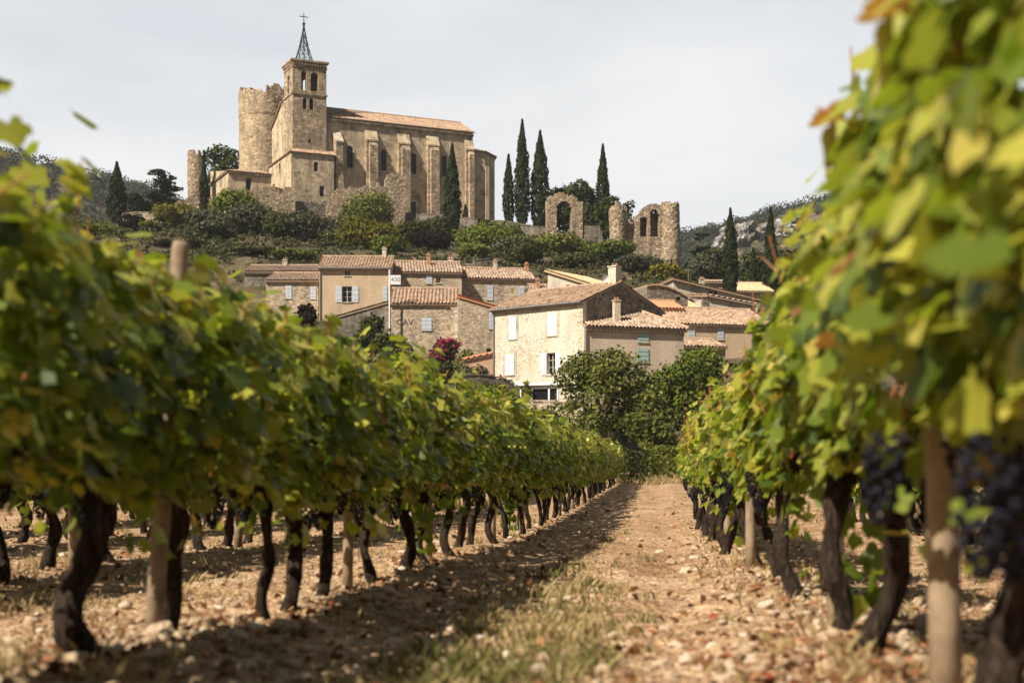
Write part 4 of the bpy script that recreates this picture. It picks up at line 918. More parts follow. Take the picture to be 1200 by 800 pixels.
def text(name, body, size, mat, parent, loc, rot=(R(90), 0, 0), ext=0.01):
    c = bpy.data.curves.new(name, 'FONT'); c.body = body; c.size = size; c.extrude = ext; c.align_x = 'CENTER'; c.align_y = 'CENTER'
    t_ = bpy.data.objects.new(name, c); col.objects.link(t_); bpy.context.view_layer.update(); me = bpy.data.meshes.new_from_object(t_.evaluated_get(bpy.context.evaluated_depsgraph_get())); bpy.data.objects.remove(t_); me.materials.clear(); me.materials.append(M[mat]); o = bpy.data.objects.new(name, me); col.objects.link(o); o.parent = parent; o.location = loc; o.rotation_euler = rot; return o
M['fadedpaint'] = simple('faded_wall_paint', (0.07, 0.06, 0.055), 0.9, var=0.5, scale=9)
text('lettering', 'CAV', 0.85, 'fadedpaint', h4.root, (h4.u(474.5), -0.012, h4.zz(378, 1.5)), ext=0.01)
hl_ = House('stone_barn', 'lower barn wing with a slanting tile edge, left of the lettered barn', 'barn', 388, 147, 0, 457, 371, 6)
hl_.walls('greywall', 'sx', hl=hl_.zz(374, 0), hright=hl_.zz(354, 5), holes=())
z0_, z1_ = hl_.zz(374, 0), hl_.zz(354, 5)
tile_sheet('roof', [[(-0.25, -0.12, z0_ + 0.1), (hl_.W, -0.12, z1_ + 0.15), (hl_.W, 6.2, z1_ + 0.15), (-0.25, 6.2, z0_ + 0.1)]], M['tile_a'], hl_.root, seed=93)
hr_ = House('stone_house', 'rubble stone house with slanting roof edge behind the oleander', 'house', 537, 143.5, 6, 583, 347, 7)
wa = hr_.hole(573.5, 579, 366.5, 385); wb = hr_.hole(570, 576, 408, 413.5)
hr_.walls('rubble', 'sx', hl=hr_.zz(347.5, 0), hright=hr_.zz(361, hr_.W), holes=[wa, wb])
hr_.window(wa, 'closed', 'bluegrey'); hr_.window(wb, None, bars=False)
z0_, z1_ = hr_.zz(347.5, 0), hr_.zz(361, hr_.W)
tile_sheet('roof', [[(0.0, -0.15, z0_ + 0.12), (hr_.W + 0.2, -0.15, z1_ + 0.08), (hr_.W + 0.2, 7.2, z1_ + 0.08), (0.0, 7.2, z0_ + 0.12)]], M['tile_r'], hr_.root, seed=95)
# white mast with number sign
ms_ = empty('sign_mast', (wx(456.5, 144), 144, gz(wx(456.5, 144), 144)), 0, 'white mast standing before the barns, carrying the number sign', 'mast')
mz = lambda py: wz(py, 144) - ms_.location.z
m = MB(); m.tube([(0, 0, -0.5), (0, 0, mz(316))], 0.09, 8); m.build('pole', M['white'], ms_)
sg = empty('number_sign', (wx(463.5, 143.9), 143.85, wz(328, 144)), R(2), 'white board with dark number fixed high on the white mast', 'sign')
m = MB(); m.box(-0.52, 0.52, -0.02, 0.02, -0.48, 0.46); m.build('board', M['white'], sg)
text('number', '430', 0.62, 'fadedpaint', sg, (0.02, -0.024, 0.0), ext=0.003)
sg['label'] = 'small white board reading 430 fixed high on the white mast'

# pale gabled building behind
h9 = House('village_house', 'pale walled building with straw coloured single slope roof, behind the white house', 'house', 642, 152, -38, 690, 317, 7.5)
z0_, z1_ = h9.zz(317.5, 0), h9.zz(334, h9.W)
h9.walls('paleplaster', 'sx', hl=z0_, hright=z1_, holes=[rect(h9.u(663), h9.u(668), h9.zz(338, 3), h9.zz(333.5, 3))])
tile_sheet('roof', [[(-0.2, -0.3, z0_ + 0.15), (h9.W + 0.4, -0.3, z1_ + 0.1), (h9.W + 0.4, 7.6, z1_ + 0.1), (-0.2, 7.6, z0_ + 0.15)]], M['tile_c'], h9.root, seed=101)
h9b = House('village_house', 'low tiled roof tucked between the straw coloured roof and the lichened roof', 'house', 622, 156, 5, 662, 345, 6)
std(h9b, 'rubble', 'tile_b', 1.3, 3, [], seed=103); h9b.chimney(1.0, 2, h9b.h + 1.1, 0.7, 0.4, 'brick')
h10 = House('village_house', 'dark weathered stone house with a curved roofline behind the white house gable', 'house', 758, 140, 20, 806, 338, 6)
t10 = [(0, h10.zb), (h10.W, h10.zb), (h10.W, h10.zz(349, h10.W)), (h10.W * 0.75, h10.zz(342, h10.W * 0.7)), (h10.W * 0.5, h10.zz(337, h10.W * 0.5)), (h10.W * 0.2, h10.zz(335, 2)), (0, h10.zz(336, 0))]
m = MB(); panel(m, lambda u, z, d: (u, d, z), t10, [rect(h10.W * 0.72, h10.W * 0.82, h10.zz(352, 4), h10.zz(348, 4))], 5.5); m.build('wall', M['greywall'], h10.root)
m = MB(); tp = t10[2:]
for (a, b), (c, d) in zip(tp[:-1], tp[1:]): m.hull([(a, -0.15, b + 0.02), (c, -0.15, d + 0.02), (c, -0.15, d + 0.16), (a, -0.15, b + 0.16)], [(a, 5.6, b + 0.02), (c, 5.6, d + 0.02), (c, 5.6, d + 0.16), (a, 5.6, b + 0.16)])
m.build('roof', M['ridgecap'], h10.root)
h10b = House('village_house', 'little terracotta roof wedged between the rose house and the lavender shuttered house', 'house', 770, 137, 16, 800, 361, 4)
std(h10b, 'rosy', 'tile_r', 0.9, 2.5, [], seed=105)
h11 = House('village_house', 'long pale walled house stepping down to the right below the round ruin', 'house', 789, 165, 10, 888, 330, 8)
z0_, z1_ = h11.zz(327.5, 0), h11.zz(352, h11.W)
h11.walls('paleplaster', 'sx', hl=z0_, hright=z1_, holes=[rect(h11.u(831), h11.u(834.5), h11.zz(347, 4), h11.zz(341, 4)), rect(h11.u(836.5), h11.u(840.5), h11.zz(347, 4), h11.zz(341, 4))])
tile_sheet('roof', [[(-0.2, -0.5, z0_ + 0.15), (h11.W + 0.4, -0.5, z1_ + 0.1), (h11.W + 0.4, 8.2, z1_ + 0.1), (-0.2, 8.2, z0_ + 0.15)]], M['tile_a'], h11.root, seed=111)
h11.chimney(h11.u(822.5, 0.3), 0.4, h11.zz(334, 3.2), 0.7, 0.55, 'paleplaster', 0.5)
h12 = House('village_house', 'pale plaster house with a stout grey chimney, half hidden by the right vine row', 'house', 830, 148, 8, 885, 350, 8)
z0_, z1_ = h12.zz(347, 0), h12.zz(358, h12.W)
h12.walls('paleplaster', 'sx', hl=z0_, hright=z1_)
tile_sheet('roof', [[(-0.2, -0.4, z0_ + 0.15), (h12.W + 0.4, -0.4, z1_ + 0.1), (h12.W + 0.4, 8.2, z1_ + 1.1), (-0.2, 8.2, z0_ + 1.15)]], M['tile_a'], h12.root, seed=115)
h12.chimney(h12.u(826.5), 0.2, h12.zz(368, 0), 1.7, 0.6, 'greywall', 0.6)
h13 = House('village_house', 'small ochre roofed house left of the stout grey chimney', 'house', 797, 151, 10, 826, 361, 6)
std(h13, 'rosy', 'tile_c', 1.3, 5, [], seed=121)
h14 = House('village_house', 'distant house with a straw coloured roof beside the tall right cypress', 'house', 858, 188, 8, 905, 341, 7)
std(h14, 'paleplaster', 'tile_c', 1.6, 4.5, [], seed=131)
h15 = House('village_house', 'distant pale wall and roof left of the tall right cypress', 'house', 826, 184, 4, 853, 331, 6)
std(h15, 'paleplaster', 'tile_a', 0.5, 3, [], seed=133)
# terracotta capped garden wall
gw = House('garden_wall', 'terracotta painted garden wall with sloping orange tile cap beside the white house', 'wall', 543, 124, 4, 577.5, 421, 0.4)
m = MB(); za_, zb_ = gw.zz(421, 0), gw.zz(413.5, gw.W)
panel(m, lambda u, z, d: (u, d, z), [(0, gw.zb), (gw.W, gw.zb), (gw.W, zb_ - 0.12), (0, za_ - 0.12)], (), 0.4); m.build('masonry', M['water'], gw.root)
tile_sheet('coping', [[(-0.1, -0.2, za_ - 0.02), (gw.W, -0.2, zb_ - 0.02), (gw.W, 0.6, zb_ + 0.12), (-0.1, 0.6, za_ + 0.12)]], M['tile_r'], gw.root, slab=0.05, seed=141)
# antennas
for px_, py_, Y_, zb_py, lab in ((810.5, 311, 166, 330, 'thin television aerial above the long pale house'), (554, 296, 168, 318, 'thin television aerial above the lichened roof'), (710, 316, 150, 333, 'small aerial with a white dish above the straw coloured roof')):
    a = empty('aerial', (wx(px_, Y_), Y_ + 3, wz(zb_py, Y_)), 0.3, lab, 'aerial'); H_ = wz(py_, Y_) - wz(zb_py, Y_)
    m = MB(); m.tube([(0, 0, -1.5), (0, 0, H_)], 0.05, 5); m.build('mast', M['zinc'], a)
    m = MB(); m.tube([(-0.5, 0, H_ - 0.15), (0.5, 0, H_ - 0.15)], 0.03, 4)
    for k in range(5): m.tube([(-0.45 + k * 0.22, -0.3, H_ - 0.12), (-0.45 + k * 0.22, 0.3, H_ - 0.12)], 0.02, 4)
    m.build('antenna', M['zinc'], a)
    if 'dish' in lab:
        m = MB(); vs = []; nn = 10
        for r_, d_ in ((0.0, 0.0), (0.2, -0.03), (0.4, -0.12)): vs += [(0.1 + r_ * math.cos(6.283 * k / nn), -0.15 + d_, H_ * 0.6 + r_ * math.sin(6.283 * k / nn)) for k in range(nn)]
        m.add(vs, [(i*nn+k, i*nn+(k+1) % nn, (i+1)*nn+(k+1) % nn, (i+1)*nn+k) for i in range(2) for k in range(nn)]); m.build('dish', M['white'], a)

# ------------------------------------------------------------------ foliage builders
def cloud(name, P, N, S, A, mat, aspect=1.5, rng=None, up=0.0):
    """many leaf-sized rhombic faces: centres P, normals N, sizes S, tone A"""
    n = len(P); N = N / (np.linalg.norm(N, axis=1, keepdims=True) + 1e-9)
    T = rng.normal(size=(n, 3)); T[:, 2] += up; T -= (T * N).sum(1, keepdims=True) * N; T /= (np.linalg.norm(T, axis=1, keepdims=True) + 1e-9)
    B = np.cross(N, T); s = S[:, None]
    V = np.empty((n, 4, 3)); V[:, 0] = P - T * s * aspect * 0.5; V[:, 1] = P + B * s * 0.5 - T * s * 0.06; V[:, 2] = P + T * s * aspect * 0.5 + N * s * 0.12; V[:, 3] = P - B * s * 0.5 - T * s * 0.06
    F = np.arange(n * 4).reshape(n, 4)
    return np_mesh(name, V.reshape(-1, 3), F, mat, np.repeat(A, 4))

def blob_points(blobs, n, rng, lump=0.24, lo=0.66):
    vol = np.array([b[3] * b[4] + b[4] * b[5] + b[3] * b[5] for b in blobs]); cnt = (n * vol / vol.sum()).astype(int) + 1
    Ps, Ns, As = [], [], []
    for b, c in zip(blobs, cnt):
        d = rng.normal(size=(c, 3)); d /= np.linalg.norm(d, axis=1, keepdims=True)
        ph = rng.uniform(0, 6.28, 6)
        l = np.sin(d[:, 0] * 5 + ph[0]) * np.sin(d[:, 1] * 5 + ph[1]) + 0.6 * np.sin(d[:, 2] * 9 + ph[2]) * np.sin(d[:, 0] * 9 + ph[3])
        r = rng.uniform(lo, 1.06, c) * (1 + lump * l)
        c0 = np.array(b[:3]); rr = np.array(b[3:6]); p = c0 + d * r[:, None] * rr
        Ps.append(p); Ns.append(d / rr + rng.normal(size=(c, 3)) * 0.55 / rr.mean()); As.append(0.42 + 0.2 * l * 0.6 + rng.normal(0, 0.17, c) + rng.normal(0, 0.07))
    P = np.concatenate(Ps); N = np.concatenate(Ns); A = np.concatenate(As)
    keep = np.ones(len(P), bool)
    for b in blobs:
        q = (((P - np.array(b[:3])) / np.array(b[3:6])) ** 2).sum(1); keep &= q > 0.36
    return P[keep], N[keep], np.clip(A[keep], 0.01, 0.99)

tree_rng = np.random.default_rng(11)
def crown_blobs(kind, h, w, rng):
    B = []
    if kind == 'bush':
        for k in range(9):
            a = rng.uniform(0, 6.28); r = rng.uniform(0.1, 0.32) * w; s = rng.uniform(0.2, 0.33) * w
            z = rng.uniform(0.25, 0.78) * h; B.append((r * math.cos(a), r * math.sin(a), z, s, s, min(s * 0.9, h * 0.42)))
        B.append((0, 0, h * 0.42, w * 0.36, w * 0.36, h * 0.44))
    elif kind == 'broad':
        for k in range(18):
            a = rng.uniform(0, 6.28); z = rng.uniform(0.22, 0.86); rr = w * 0.5 * math.sin(math.pi * min(1, (z + 0.12)) * 0.86) ** 0.6
            r = rr * rng.uniform(0.35, 0.72); s = rng.uniform(0.13, 0.22) * w; B.append((r * math.cos(a), r * math.sin(a), z * h, s, s, s * 0.9))
        B.append((0, 0, h * 0.5, w * 0.3, w * 0.3, h * 0.34))
    elif kind == 'umbrella':
        for k in range(14):
            a = rng.uniform(0, 6.28); r = rng.uniform(0.05, 0.36) * w; s = rng.uniform(0.13, 0.2) * w
            B.append((r * math.cos(a), r * math.sin(a), h * (0.88 - 0.35 * (r / w)) - rng.uniform(0, 0.18) * h, s * 1.1, s * 1.1, s * 0.7))
    elif kind == 'cedar':
        for k in range(20):
            t = rng.uniform(0.15, 1); a = rng.uniform(0, 6.28); r = w * 0.5 * (1 - t * 0.75) * rng.uniform(0.3, 0.85); s = w * rng.uniform(0.12, 0.19) * (1.15 - 0.5 * t)
            B.append((r * math.cos(a), r * math.sin(a), h * t * 0.95, s * 1.25, s * 1.25, s * 0.28))
    return B

def plant(kind, name, cat, label, px, Y, py_top, wpx, mat, leaf_px=2.4, dens=1.0, group=None, clear=None, extra=None, X=None):
    X = wx(px, Y) if X is None else X; z0 = gz(X, Y); h = wz(py_top, Y) - z0; w_ = wpx * Y / FPX; s = leaf_px * Y / FPX
    rng = np.random.default_rng(int(px * 7 + Y)); root = empty(name, (X, Y, z0 - 0.1), rng.uniform(0, 6.28), label, cat, group)
    if kind == 'cypress':
        n = int(2.6 * h * w_ * 3.1 / (s * s) * dens)
        t = rng.uniform(0.02, 1, n); ph = rng.uniform(0, 6.28, n); k1, k2 = rng.uniform(0, 6.28, 2)
        prof = np.clip(np.minimum(0.55 + t * 2.2, 1.0) * (1 - np.clip((t - 0.3) / 0.7, 0, 1) ** 1.7), 0.03, 1)
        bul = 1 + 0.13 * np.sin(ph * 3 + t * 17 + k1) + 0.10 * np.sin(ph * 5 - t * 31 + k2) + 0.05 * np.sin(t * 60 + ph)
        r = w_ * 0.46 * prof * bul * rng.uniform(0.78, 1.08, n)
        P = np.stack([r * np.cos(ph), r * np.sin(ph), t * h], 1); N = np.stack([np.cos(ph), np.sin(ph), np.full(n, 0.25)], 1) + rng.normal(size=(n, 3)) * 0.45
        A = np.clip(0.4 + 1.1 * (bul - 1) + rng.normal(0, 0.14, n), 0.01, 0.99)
        me = cloud('crown', P, N, np.full(n, s) * rng.uniform(0.6, 1.2, n), A, M[mat], 2.0, rng, up=3)
        mesh_obj('crown', me, None, root)
        m = MB(); m.tube([(0, 0, -0.4), (0, 0, h * 0.3), (0, 0, h * 0.75)], [w_ * 0.10, w_ * 0.09, w_ * 0.03], 6); m.build('trunk', M['bark'], root); return root
    B = crown_blobs(kind, h, w_, rng)
    area = sum(4 * math.pi * ((b[3] * b[4] + b[4] * b[5] + b[3] * b[5]) / 3) for b in B)
    n = min(26000, int(area * 1.35 / (s * s) * dens))
    P, N, A = blob_points(B, n, rng)
    kk = P[:, 2] > 0.02; P, N, A = P[kk], N[kk], A[kk]
    mesh_obj('crown', cloud('crown', P, N, s * rng.uniform(0.65, 1.35, len(P)), A, M[mat], 1.5, rng), None, root)
    if extra:
        k = rng.choice(len(P), int(len(P) * 0.5)); k = k[P[k][:, 2] > h * 0.42]
        mesh_obj('blossom', cloud('blossom', P[k] * 1.02 + rng.normal(size=(len(k), 3)) * 0.05, N[k], s * 1.5 * rng.uniform(0.7, 1.3, len(k)), rng.uniform(0, 1, len(k)), M[extra], 1.1, rng), None, root)
    m = MB(); rt_ = max(0.05, w_ * 0.028) if kind != 'umbrella' else w_ * 0.035
    zc = h * (0.35 if kind in ('bush', 'broad') else 0.7)
    m.tube([(0, 0, -0.4), (0.02 * w_, 0, zc * 0.5), (0, 0.02 * w_, zc)], [rt_ * 1.3, rt_, rt_ * 0.8], 8)
    for b in B[:9]: m.tube([(0, 0, zc * rng.uniform(0.5, 0.95)), (b[0] * 0.5, b[1] * 0.5, (zc + b[2]) / 2), (b[0], b[1], b[2])], [rt_ * 0.5, rt_ * 0.35, rt_ * 0.15], 5)
    m.build('trunk', M['bark'], root); return root

# cypresses
for px, Y, pt, wp, lab in (
    (137, 235, 190, 23, 'dark conical cypress alone on the left slope'),
    (239, 236.5, 181, 10, 'very thin dark cypress in front of the low annexe'),
    (530, 229, 168, 20, 'tall cypress standing right before the church nave'),
    (545.5, 237, 240, 8, 'tiny young cypress at the foot of the nave wall'),
    (596, 250, 181, 14, 'shortest and leftmost of the three cypresses right of the apse'),
    (612, 247, 140, 19, 'tallest of the three cypresses right of the apse'),
    (633, 248, 153, 23, 'broad rightmost one of the three cypresses right of the apse'),
    (706.5, 252, 169, 18, 'single cypress rising from the dark pines behind the ruined arch'),
    (856, 180, 244, 19, 'tall slender cypress among the roofs right of the round ruin'),
    (903, 192, 243, 18, 'cypress against the pale crags at the right vine row'),
    (883, 196, 291, 11, 'small dark cypress between the two right hand ones')):
    plant('cypress', 'cypress', 'cypress', lab, px, Y, pt, wp, 'cypress', 2.4)
# larger trees
for kind, name, px, Y, pt, wp, mat, lab in (
    ('broad', 'pine_tree', 258, 272, 164, 60, 'pine', 'round headed pine between the thin turret and the keep'),
    ('cedar', 'cedar_tree', 190, 247, 195, 66, 'cedar', 'dark spreading cedar with layered boughs on the left skyline'),
    ('broad', 'oak_tree', 163, 243, 226, 30, 'cedar', 'dark round tree tucked under the cedar'),
    ('broad', 'pine_tree', 682, 252, 211, 74, 'pine', 'wide dark pine crown behind the ruined arch'),
    ('broad', 'pine_tree', 655, 256, 222, 44, 'darkleaf', 'dark crown filling the gap between three cypresses and the arch'),
    ('broad', 'pine_tree', 714, 247, 221, 40, 'pine', 'leaning green pine just left of the ruined castle'),
    ('broad', 'olive_tree', 737, 238, 229, 26, 'olive', 'thin grey leaved tree peeping over the ruined castle'),
    ('cedar', 'cedar_tree', 822, 215, 268, 48, 'cedar', 'dark cedar right beside the round castle tower'),
    ('broad', 'oak_tree', 838, 205, 288, 46, 'darkleaf', 'dark round tree behind the tall right hand cypress'),
    ('bush', 'olive_tree', 818, 190, 300, 52, 'olive', 'grey dome shaped olive right of the castle foot'),
    ('broad', 'oak_tree', 882, 205, 285, 40, 'darkleaf', 'dark tree between the two right hand cypresses'),
    ('broad', 'oak_tree', 925, 200, 290, 60, 'darkleaf', 'dark tree mostly hidden by the near right vines'),
    ('broad', 'mulberry_tree', 706, 96, 399, 136, 'oak', 'large full green tree in front of the rose beige house'),
    ('broad', 'mulberry_tree', 812, 98, 403, 112, 'fresh', 'broad yellow green tree between the large green tree and right vines'),
    ('broad', 'oak_tree', 765, 93, 452, 70, 'oak', 'lower green tree filling the space between the two big trees'),
    ('broad', 'oak_tree', 890, 96, 420, 90, 'oak', 'green tree hidden behind the right vine row')):
    plant(kind, name, 'tree', lab, px, Y, pt, wp, M and mat, 2.5 if Y > 150 else 3.2, 1.0 if Y > 150 else 0.7)
# bushes on the slope and by the houses
for px, Y, pt, wp, mat, lab in (
    (204, 224, 242, 42, 'yellowish', 'yellow green bush below the slender turret'), (178, 220, 262, 20, 'yellowish', 'orange tinged bush on the left slope'),
    (155, 222, 252, 24, 'purple', 'dark purplish bush below the conical cypress'), (235, 222, 249, 36, 'olive', 'grey green bush below the thin cypress'),
    (273, 226, 229, 52, 'fresh', 'bright green bush in front of the annexe window'), (287, 214, 247, 64, 'olive', 'large silvery olive bush below the annexe'),
    (252, 207, 266, 50, 'olive', 'olive bush on the slope left of the silvery one'), (330, 212, 250, 62, 'darkleaf', 'big dark bush under the bell tower ruins'),
    (366, 210, 252, 52, 'olive', 'dusky bush right of the dark one under the tower'), (395, 205, 273, 40, 'darkleaf', 'dark bush just above the smooth beige house'),
    (430, 222, 232, 60, 'oak', 'dense green bush in front of the jagged ruined wall'), (430, 200, 262, 66, 'yellowish', 'golden yellow bush above the smooth beige house roof'),
    (452, 192, 280, 30, 'fresh', 'small light green bush above the barns'), (482, 212, 262, 40, 'darkleaf', 'dark scrub bush below the nave door'), (505, 205, 274, 44, 'purple', 'brownish scrub bush on the slope below the nave'),
    (508, 226, 258, 34, 'darkleaf', 'dark bush against the terrace wall left of the tall cypress'),
    (574, 212, 264, 76, 'fresh', 'wide bright green bush below the terrace wall'), (556, 196, 287, 42, 'oak', 'green bush above the lichened roof'),
    (645, 206, 276, 84, 'oak', 'broad green bush below the ruined arch'), (612, 192, 288, 44, 'darkleaf', 'dark bush between the two wide green bushes'),
    (706, 204, 288, 60, 'fresh', 'yellow green bush left below the ruined castle'), (752, 196, 303, 56, 'olive', 'grey green bush sprawling below the ruined castle'),
    (780, 187, 314, 44, 'yellowish', 'dry golden bush at the foot of the castle tower'), (676, 190, 300, 50, 'darkleaf', 'dark bush right above the straw coloured roof'), (600, 200, 283, 40, 'olive', 'greyish bush under the terrace wall'),
    (120, 215, 268, 60, 'oak', 'green bush on the far left slope'), (70, 215, 262, 70, 'darkleaf', 'dark bush behind the near left vines'), (215, 195, 285, 70, 'darkleaf', 'dark bush beneath the yellow green bush'), (290, 186, 292, 60, 'darkleaf', 'dark bush above the grey brown roof'), (345, 184, 296, 50, 'oak', 'green bush right above the rubble house roof'),
    (361, 146, 347, 28, 'purple', 'small dark purple bush beside the drainpipe'), (432, 137, 362, 40, 'darkleaf', 'dark spiky bush before the lower barn wing'), (460, 130, 384, 52, 'darkleaf', 'dark bush at the foot of the mast'),
    (482, 125, 402, 34, 'oak', 'green bush left of the flowering oleander'), (546, 128, 405, 34, 'oak', 'green bush right of the flowering oleander'),
    (553, 121, 421, 52, 'olive', 'rounded grey green rosemary above the garden wall'), (578, 114, 446, 52, 'fresh', 'leafy green shrub left of the glazed porch'),
    (600, 112, 458, 30, 'oak', 'small shrub at the corner of the porch'), (617, 118, 438, 12, 'yellowish', 'little yellowish shrub on the porch roof edge'),
    (625, 103, 478, 70, 'darkleaf', 'dark bramble below the porch garden wall'), (560, 100, 476, 90, 'oak', 'green thicket below the rosemary'), (480, 102, 462, 110, 'darkleaf', 'dark thicket behind the left vine row'), (350, 105, 440, 130, 'oak', 'green thicket far behind the left vines'), (660, 92, 500, 60, 'darkleaf', 'dark shrub at the foot of the large green tree'), (230, 110, 420, 150, 'darkleaf', 'dark thicket hidden behind the nearest left vines')):
    plant('bush', 'bush', 'bush', lab, px, Y, pt - (2 if Y > 180 else 0), wp * (1.22 if Y > 180 else 1), mat, 2.5 if Y > 150 else 3.0, 0.9)
plant('bush', 'oleander', 'shrub', 'round oleander covered in pink flowers before the rubble house', 517.5, 131, 389, 40, 'darkleaf', 2.6, 1.1, extra='flower')
plant('bush', 'flowering_shrub', 'shrub', 'small shrub with scarlet flowers at the white house corner', 587, 119, 434, 13, 'oak', 2.2, 1.0, extra='redflower')

# clipped hedge across the end of the rows
def hedge(label, px0, px1, Y, pt, mat, seed, depth=1.8):
    rng = np.random.default_rng(seed); x0, x1 = wx(px0, Y), wx(px1, Y); z0 = gz((x0 + x1) / 2, Y); h = wz(pt, Y) - z0; L_ = x1 - x0
    root = empty('hedge', ((x0 + x1) / 2, Y, z0), 0, label, 'hedge', None); n = int(L_ * (h * 2 + depth) * 260)
    a = rng.uniform(0, 1, n); P = np.zeros((n, 3)); N = np.zeros((n, 3)); x = rng.uniform(-L_ / 2, L_ / 2, n)
    f = a < 0.42; b = (a >= 0.42) & (a < 0.55); t = ~(f | b)
    lump = 0.12 * np.sin(x * 2.1 + seed) + 0.1 * np.sin(x * 5.3)
    z = rng.uniform(0, 1, n)
    P[:, 0] = x; P[:, 1] = np.where(f, -depth / 2, np.where(b, depth / 2, rng.uniform(-depth / 2, depth / 2, n))) + lump * np.where(f, -1, 1) + rng.normal(0, 0.09, n)
    P[:, 2] = np.where(t, h + lump, z * h) + rng.normal(0, 0.06, n); N[f, 1] = -1; N[b, 1] = 1; N[t, 2] = 1; N += rng.normal(size=(n, 3)) * 0.6
    A = np.clip(0.45 + 0.25 * np.sin(x * 1.7 + P[:, 2] * 2) * np.sin(x * 0.6) + rng.normal(0, 0.17, n), 0.01, 0.99)
    mesh_obj('foliage', cloud('foliage', P, N, rng.uniform(0.06, 0.14, n), A, M[mat], 1.4, rng), None, root)
    m = MB()
    for k in range(int(L_ / 0.7)): xx = -L_ / 2 + 0.35 + k * 0.7; m.tube([(xx, 0, -0.2), (xx + 0.1, 0.1, h * 0.8)], [0.05, 0.02], 5)
    m.build('stem', M['bark'], root)
hedge('dark low bushy hedge end next to the left vine row', 690, 757, 75, 531, 'darkleaf', 1)
hedge('long clipped hedge across the far end of the path', 751, 900, 79, 524, 'fresh', 2)
hedge('long clipped hedge behind the left vine rows', 560, 700, 80, 526, 'oak', 3)

# undergrowth over the slope; far wooded ridge
def scatter(name, n, px0, px1, Y0, Y1, k, rad, leaf, mat, seed, tall=0.8, lift=0.3, pred=None):
    rng = np.random.default_rng(seed); C = []
    while len(C) < n:
        px = rng.uniform(px0, px1); Y = rng.uniform(Y0, Y1)
        if pred and not pred(px, Y, rng): continue
        X = wx(px, Y); C.append((X, Y, gzd(X, Y)))
    C = np.array(C); r = rng.uniform(0.5, 1.3, n) * rad; d = rng.normal(size=(n, k, 3)); d /= np.linalg.norm(d, axis=2, keepdims=True); d[:, :, 2] = np.abs(d[:, :, 2]) * 1.0 - 0.15
    P = C[:, None] + d * (r[:, None] * rng.uniform(0.7, 1.05, (n, k)))[:, :, None] * np.array([1, 1, tall]); P[:, :, 2] += (r * lift)[:, None]
    N = d + rng.normal(size=d.shape) * 0.4; A = np.clip(0.45 + rng.normal(0, 0.16, (n, 1)) + rng.normal(0, 0.14, (n, k)), 0.01, 0.99)
    o = mesh_obj(name, cloud(name, P.reshape(-1, 3), N.reshape(-1, 3), leaf * rng.uniform(0.6, 1.3, n * k), A.ravel(), M[mat], 1.4, rng)); tag(o, kind='stuff'); return o
def slope_ok(px, Y, rng): return not (px > 250 and px < 600 and Y > 234) and (Y > 170 or px < 340)
scatter('undergrowth', 1500, -150, 1000, 168, 240, 20, 1.0, 0.3, 'darkleaf', 5, pred=slope_ok)
scatter('dry_scrub', 1000, -150, 1000, 168, 240, 14, 0.7, 0.32, 'olive', 6, pred=slope_ok)
scatter('undergrowth', 700, -50, 1000, 84, 128, 16, 0.6, 0.2, 'oak', 7)
def not_crag(px, Y, rng): return not (838 < px < 960 and 500 < Y < 640 and rng.uniform() < 0.9)
scatter('distant_wood', 4200, -120, 1150, 400, 668, 70, 4.4, 0.8, 'ridge', 8, tall=0.9, lift=0.35, pred=not_crag)
scatter('distant_wood', 500, -100, 1100, 640, 662, 80, 4.6, 0.75, 'ridge', 9, tall=1.0, lift=0.6)
# limestone crags
rng_ = random.Random(4)
cm = MB()
def crag(px, Y, py, wp, hp):
    X = wx(px, Y); s = Y / FPX; bm = bmesh.new(); bmesh.ops.create_icosphere(bm, subdivisions=4, radius=1); o_ = rng_.uniform(0, 50)
    for v in bm.verts:
        c = v.co.copy(); k = 1 + 0.45 * noise.noise(c * 1.6 + Vector((o_, 0, 0))) + 0.25 * noise.noise(c * 4 + Vector((0, o_, 0))) + 0.1 * noise.noise(c * 9)
        v.co = Vector((c.x * k * wp * s / 2, c.y * k * 12, c.z * k * hp * s / 2))
    me = bpy.data.meshes.new('rock_face'); bm.to_mesh(me); bm.free(); o = mesh_obj('rock_face', me, M['rock'], None, (X, Y, wz(py, Y))); tag(o, kind='structure')
for px, py, wp, hp in ((868, 283, 24, 34), (845, 290, 18, 26), (884, 296, 26, 20), (918, 276, 34, 30), (935, 285, 22, 24), (893, 272, 12, 14), (905, 300, 26, 16), (960, 290, 30, 30), (852, 272, 14, 12), (876, 268, 16, 12), (928, 262, 26, 14), (860, 300, 18, 12), (900, 286, 18, 14)):
    crag(px, 575, py, wp, hp)

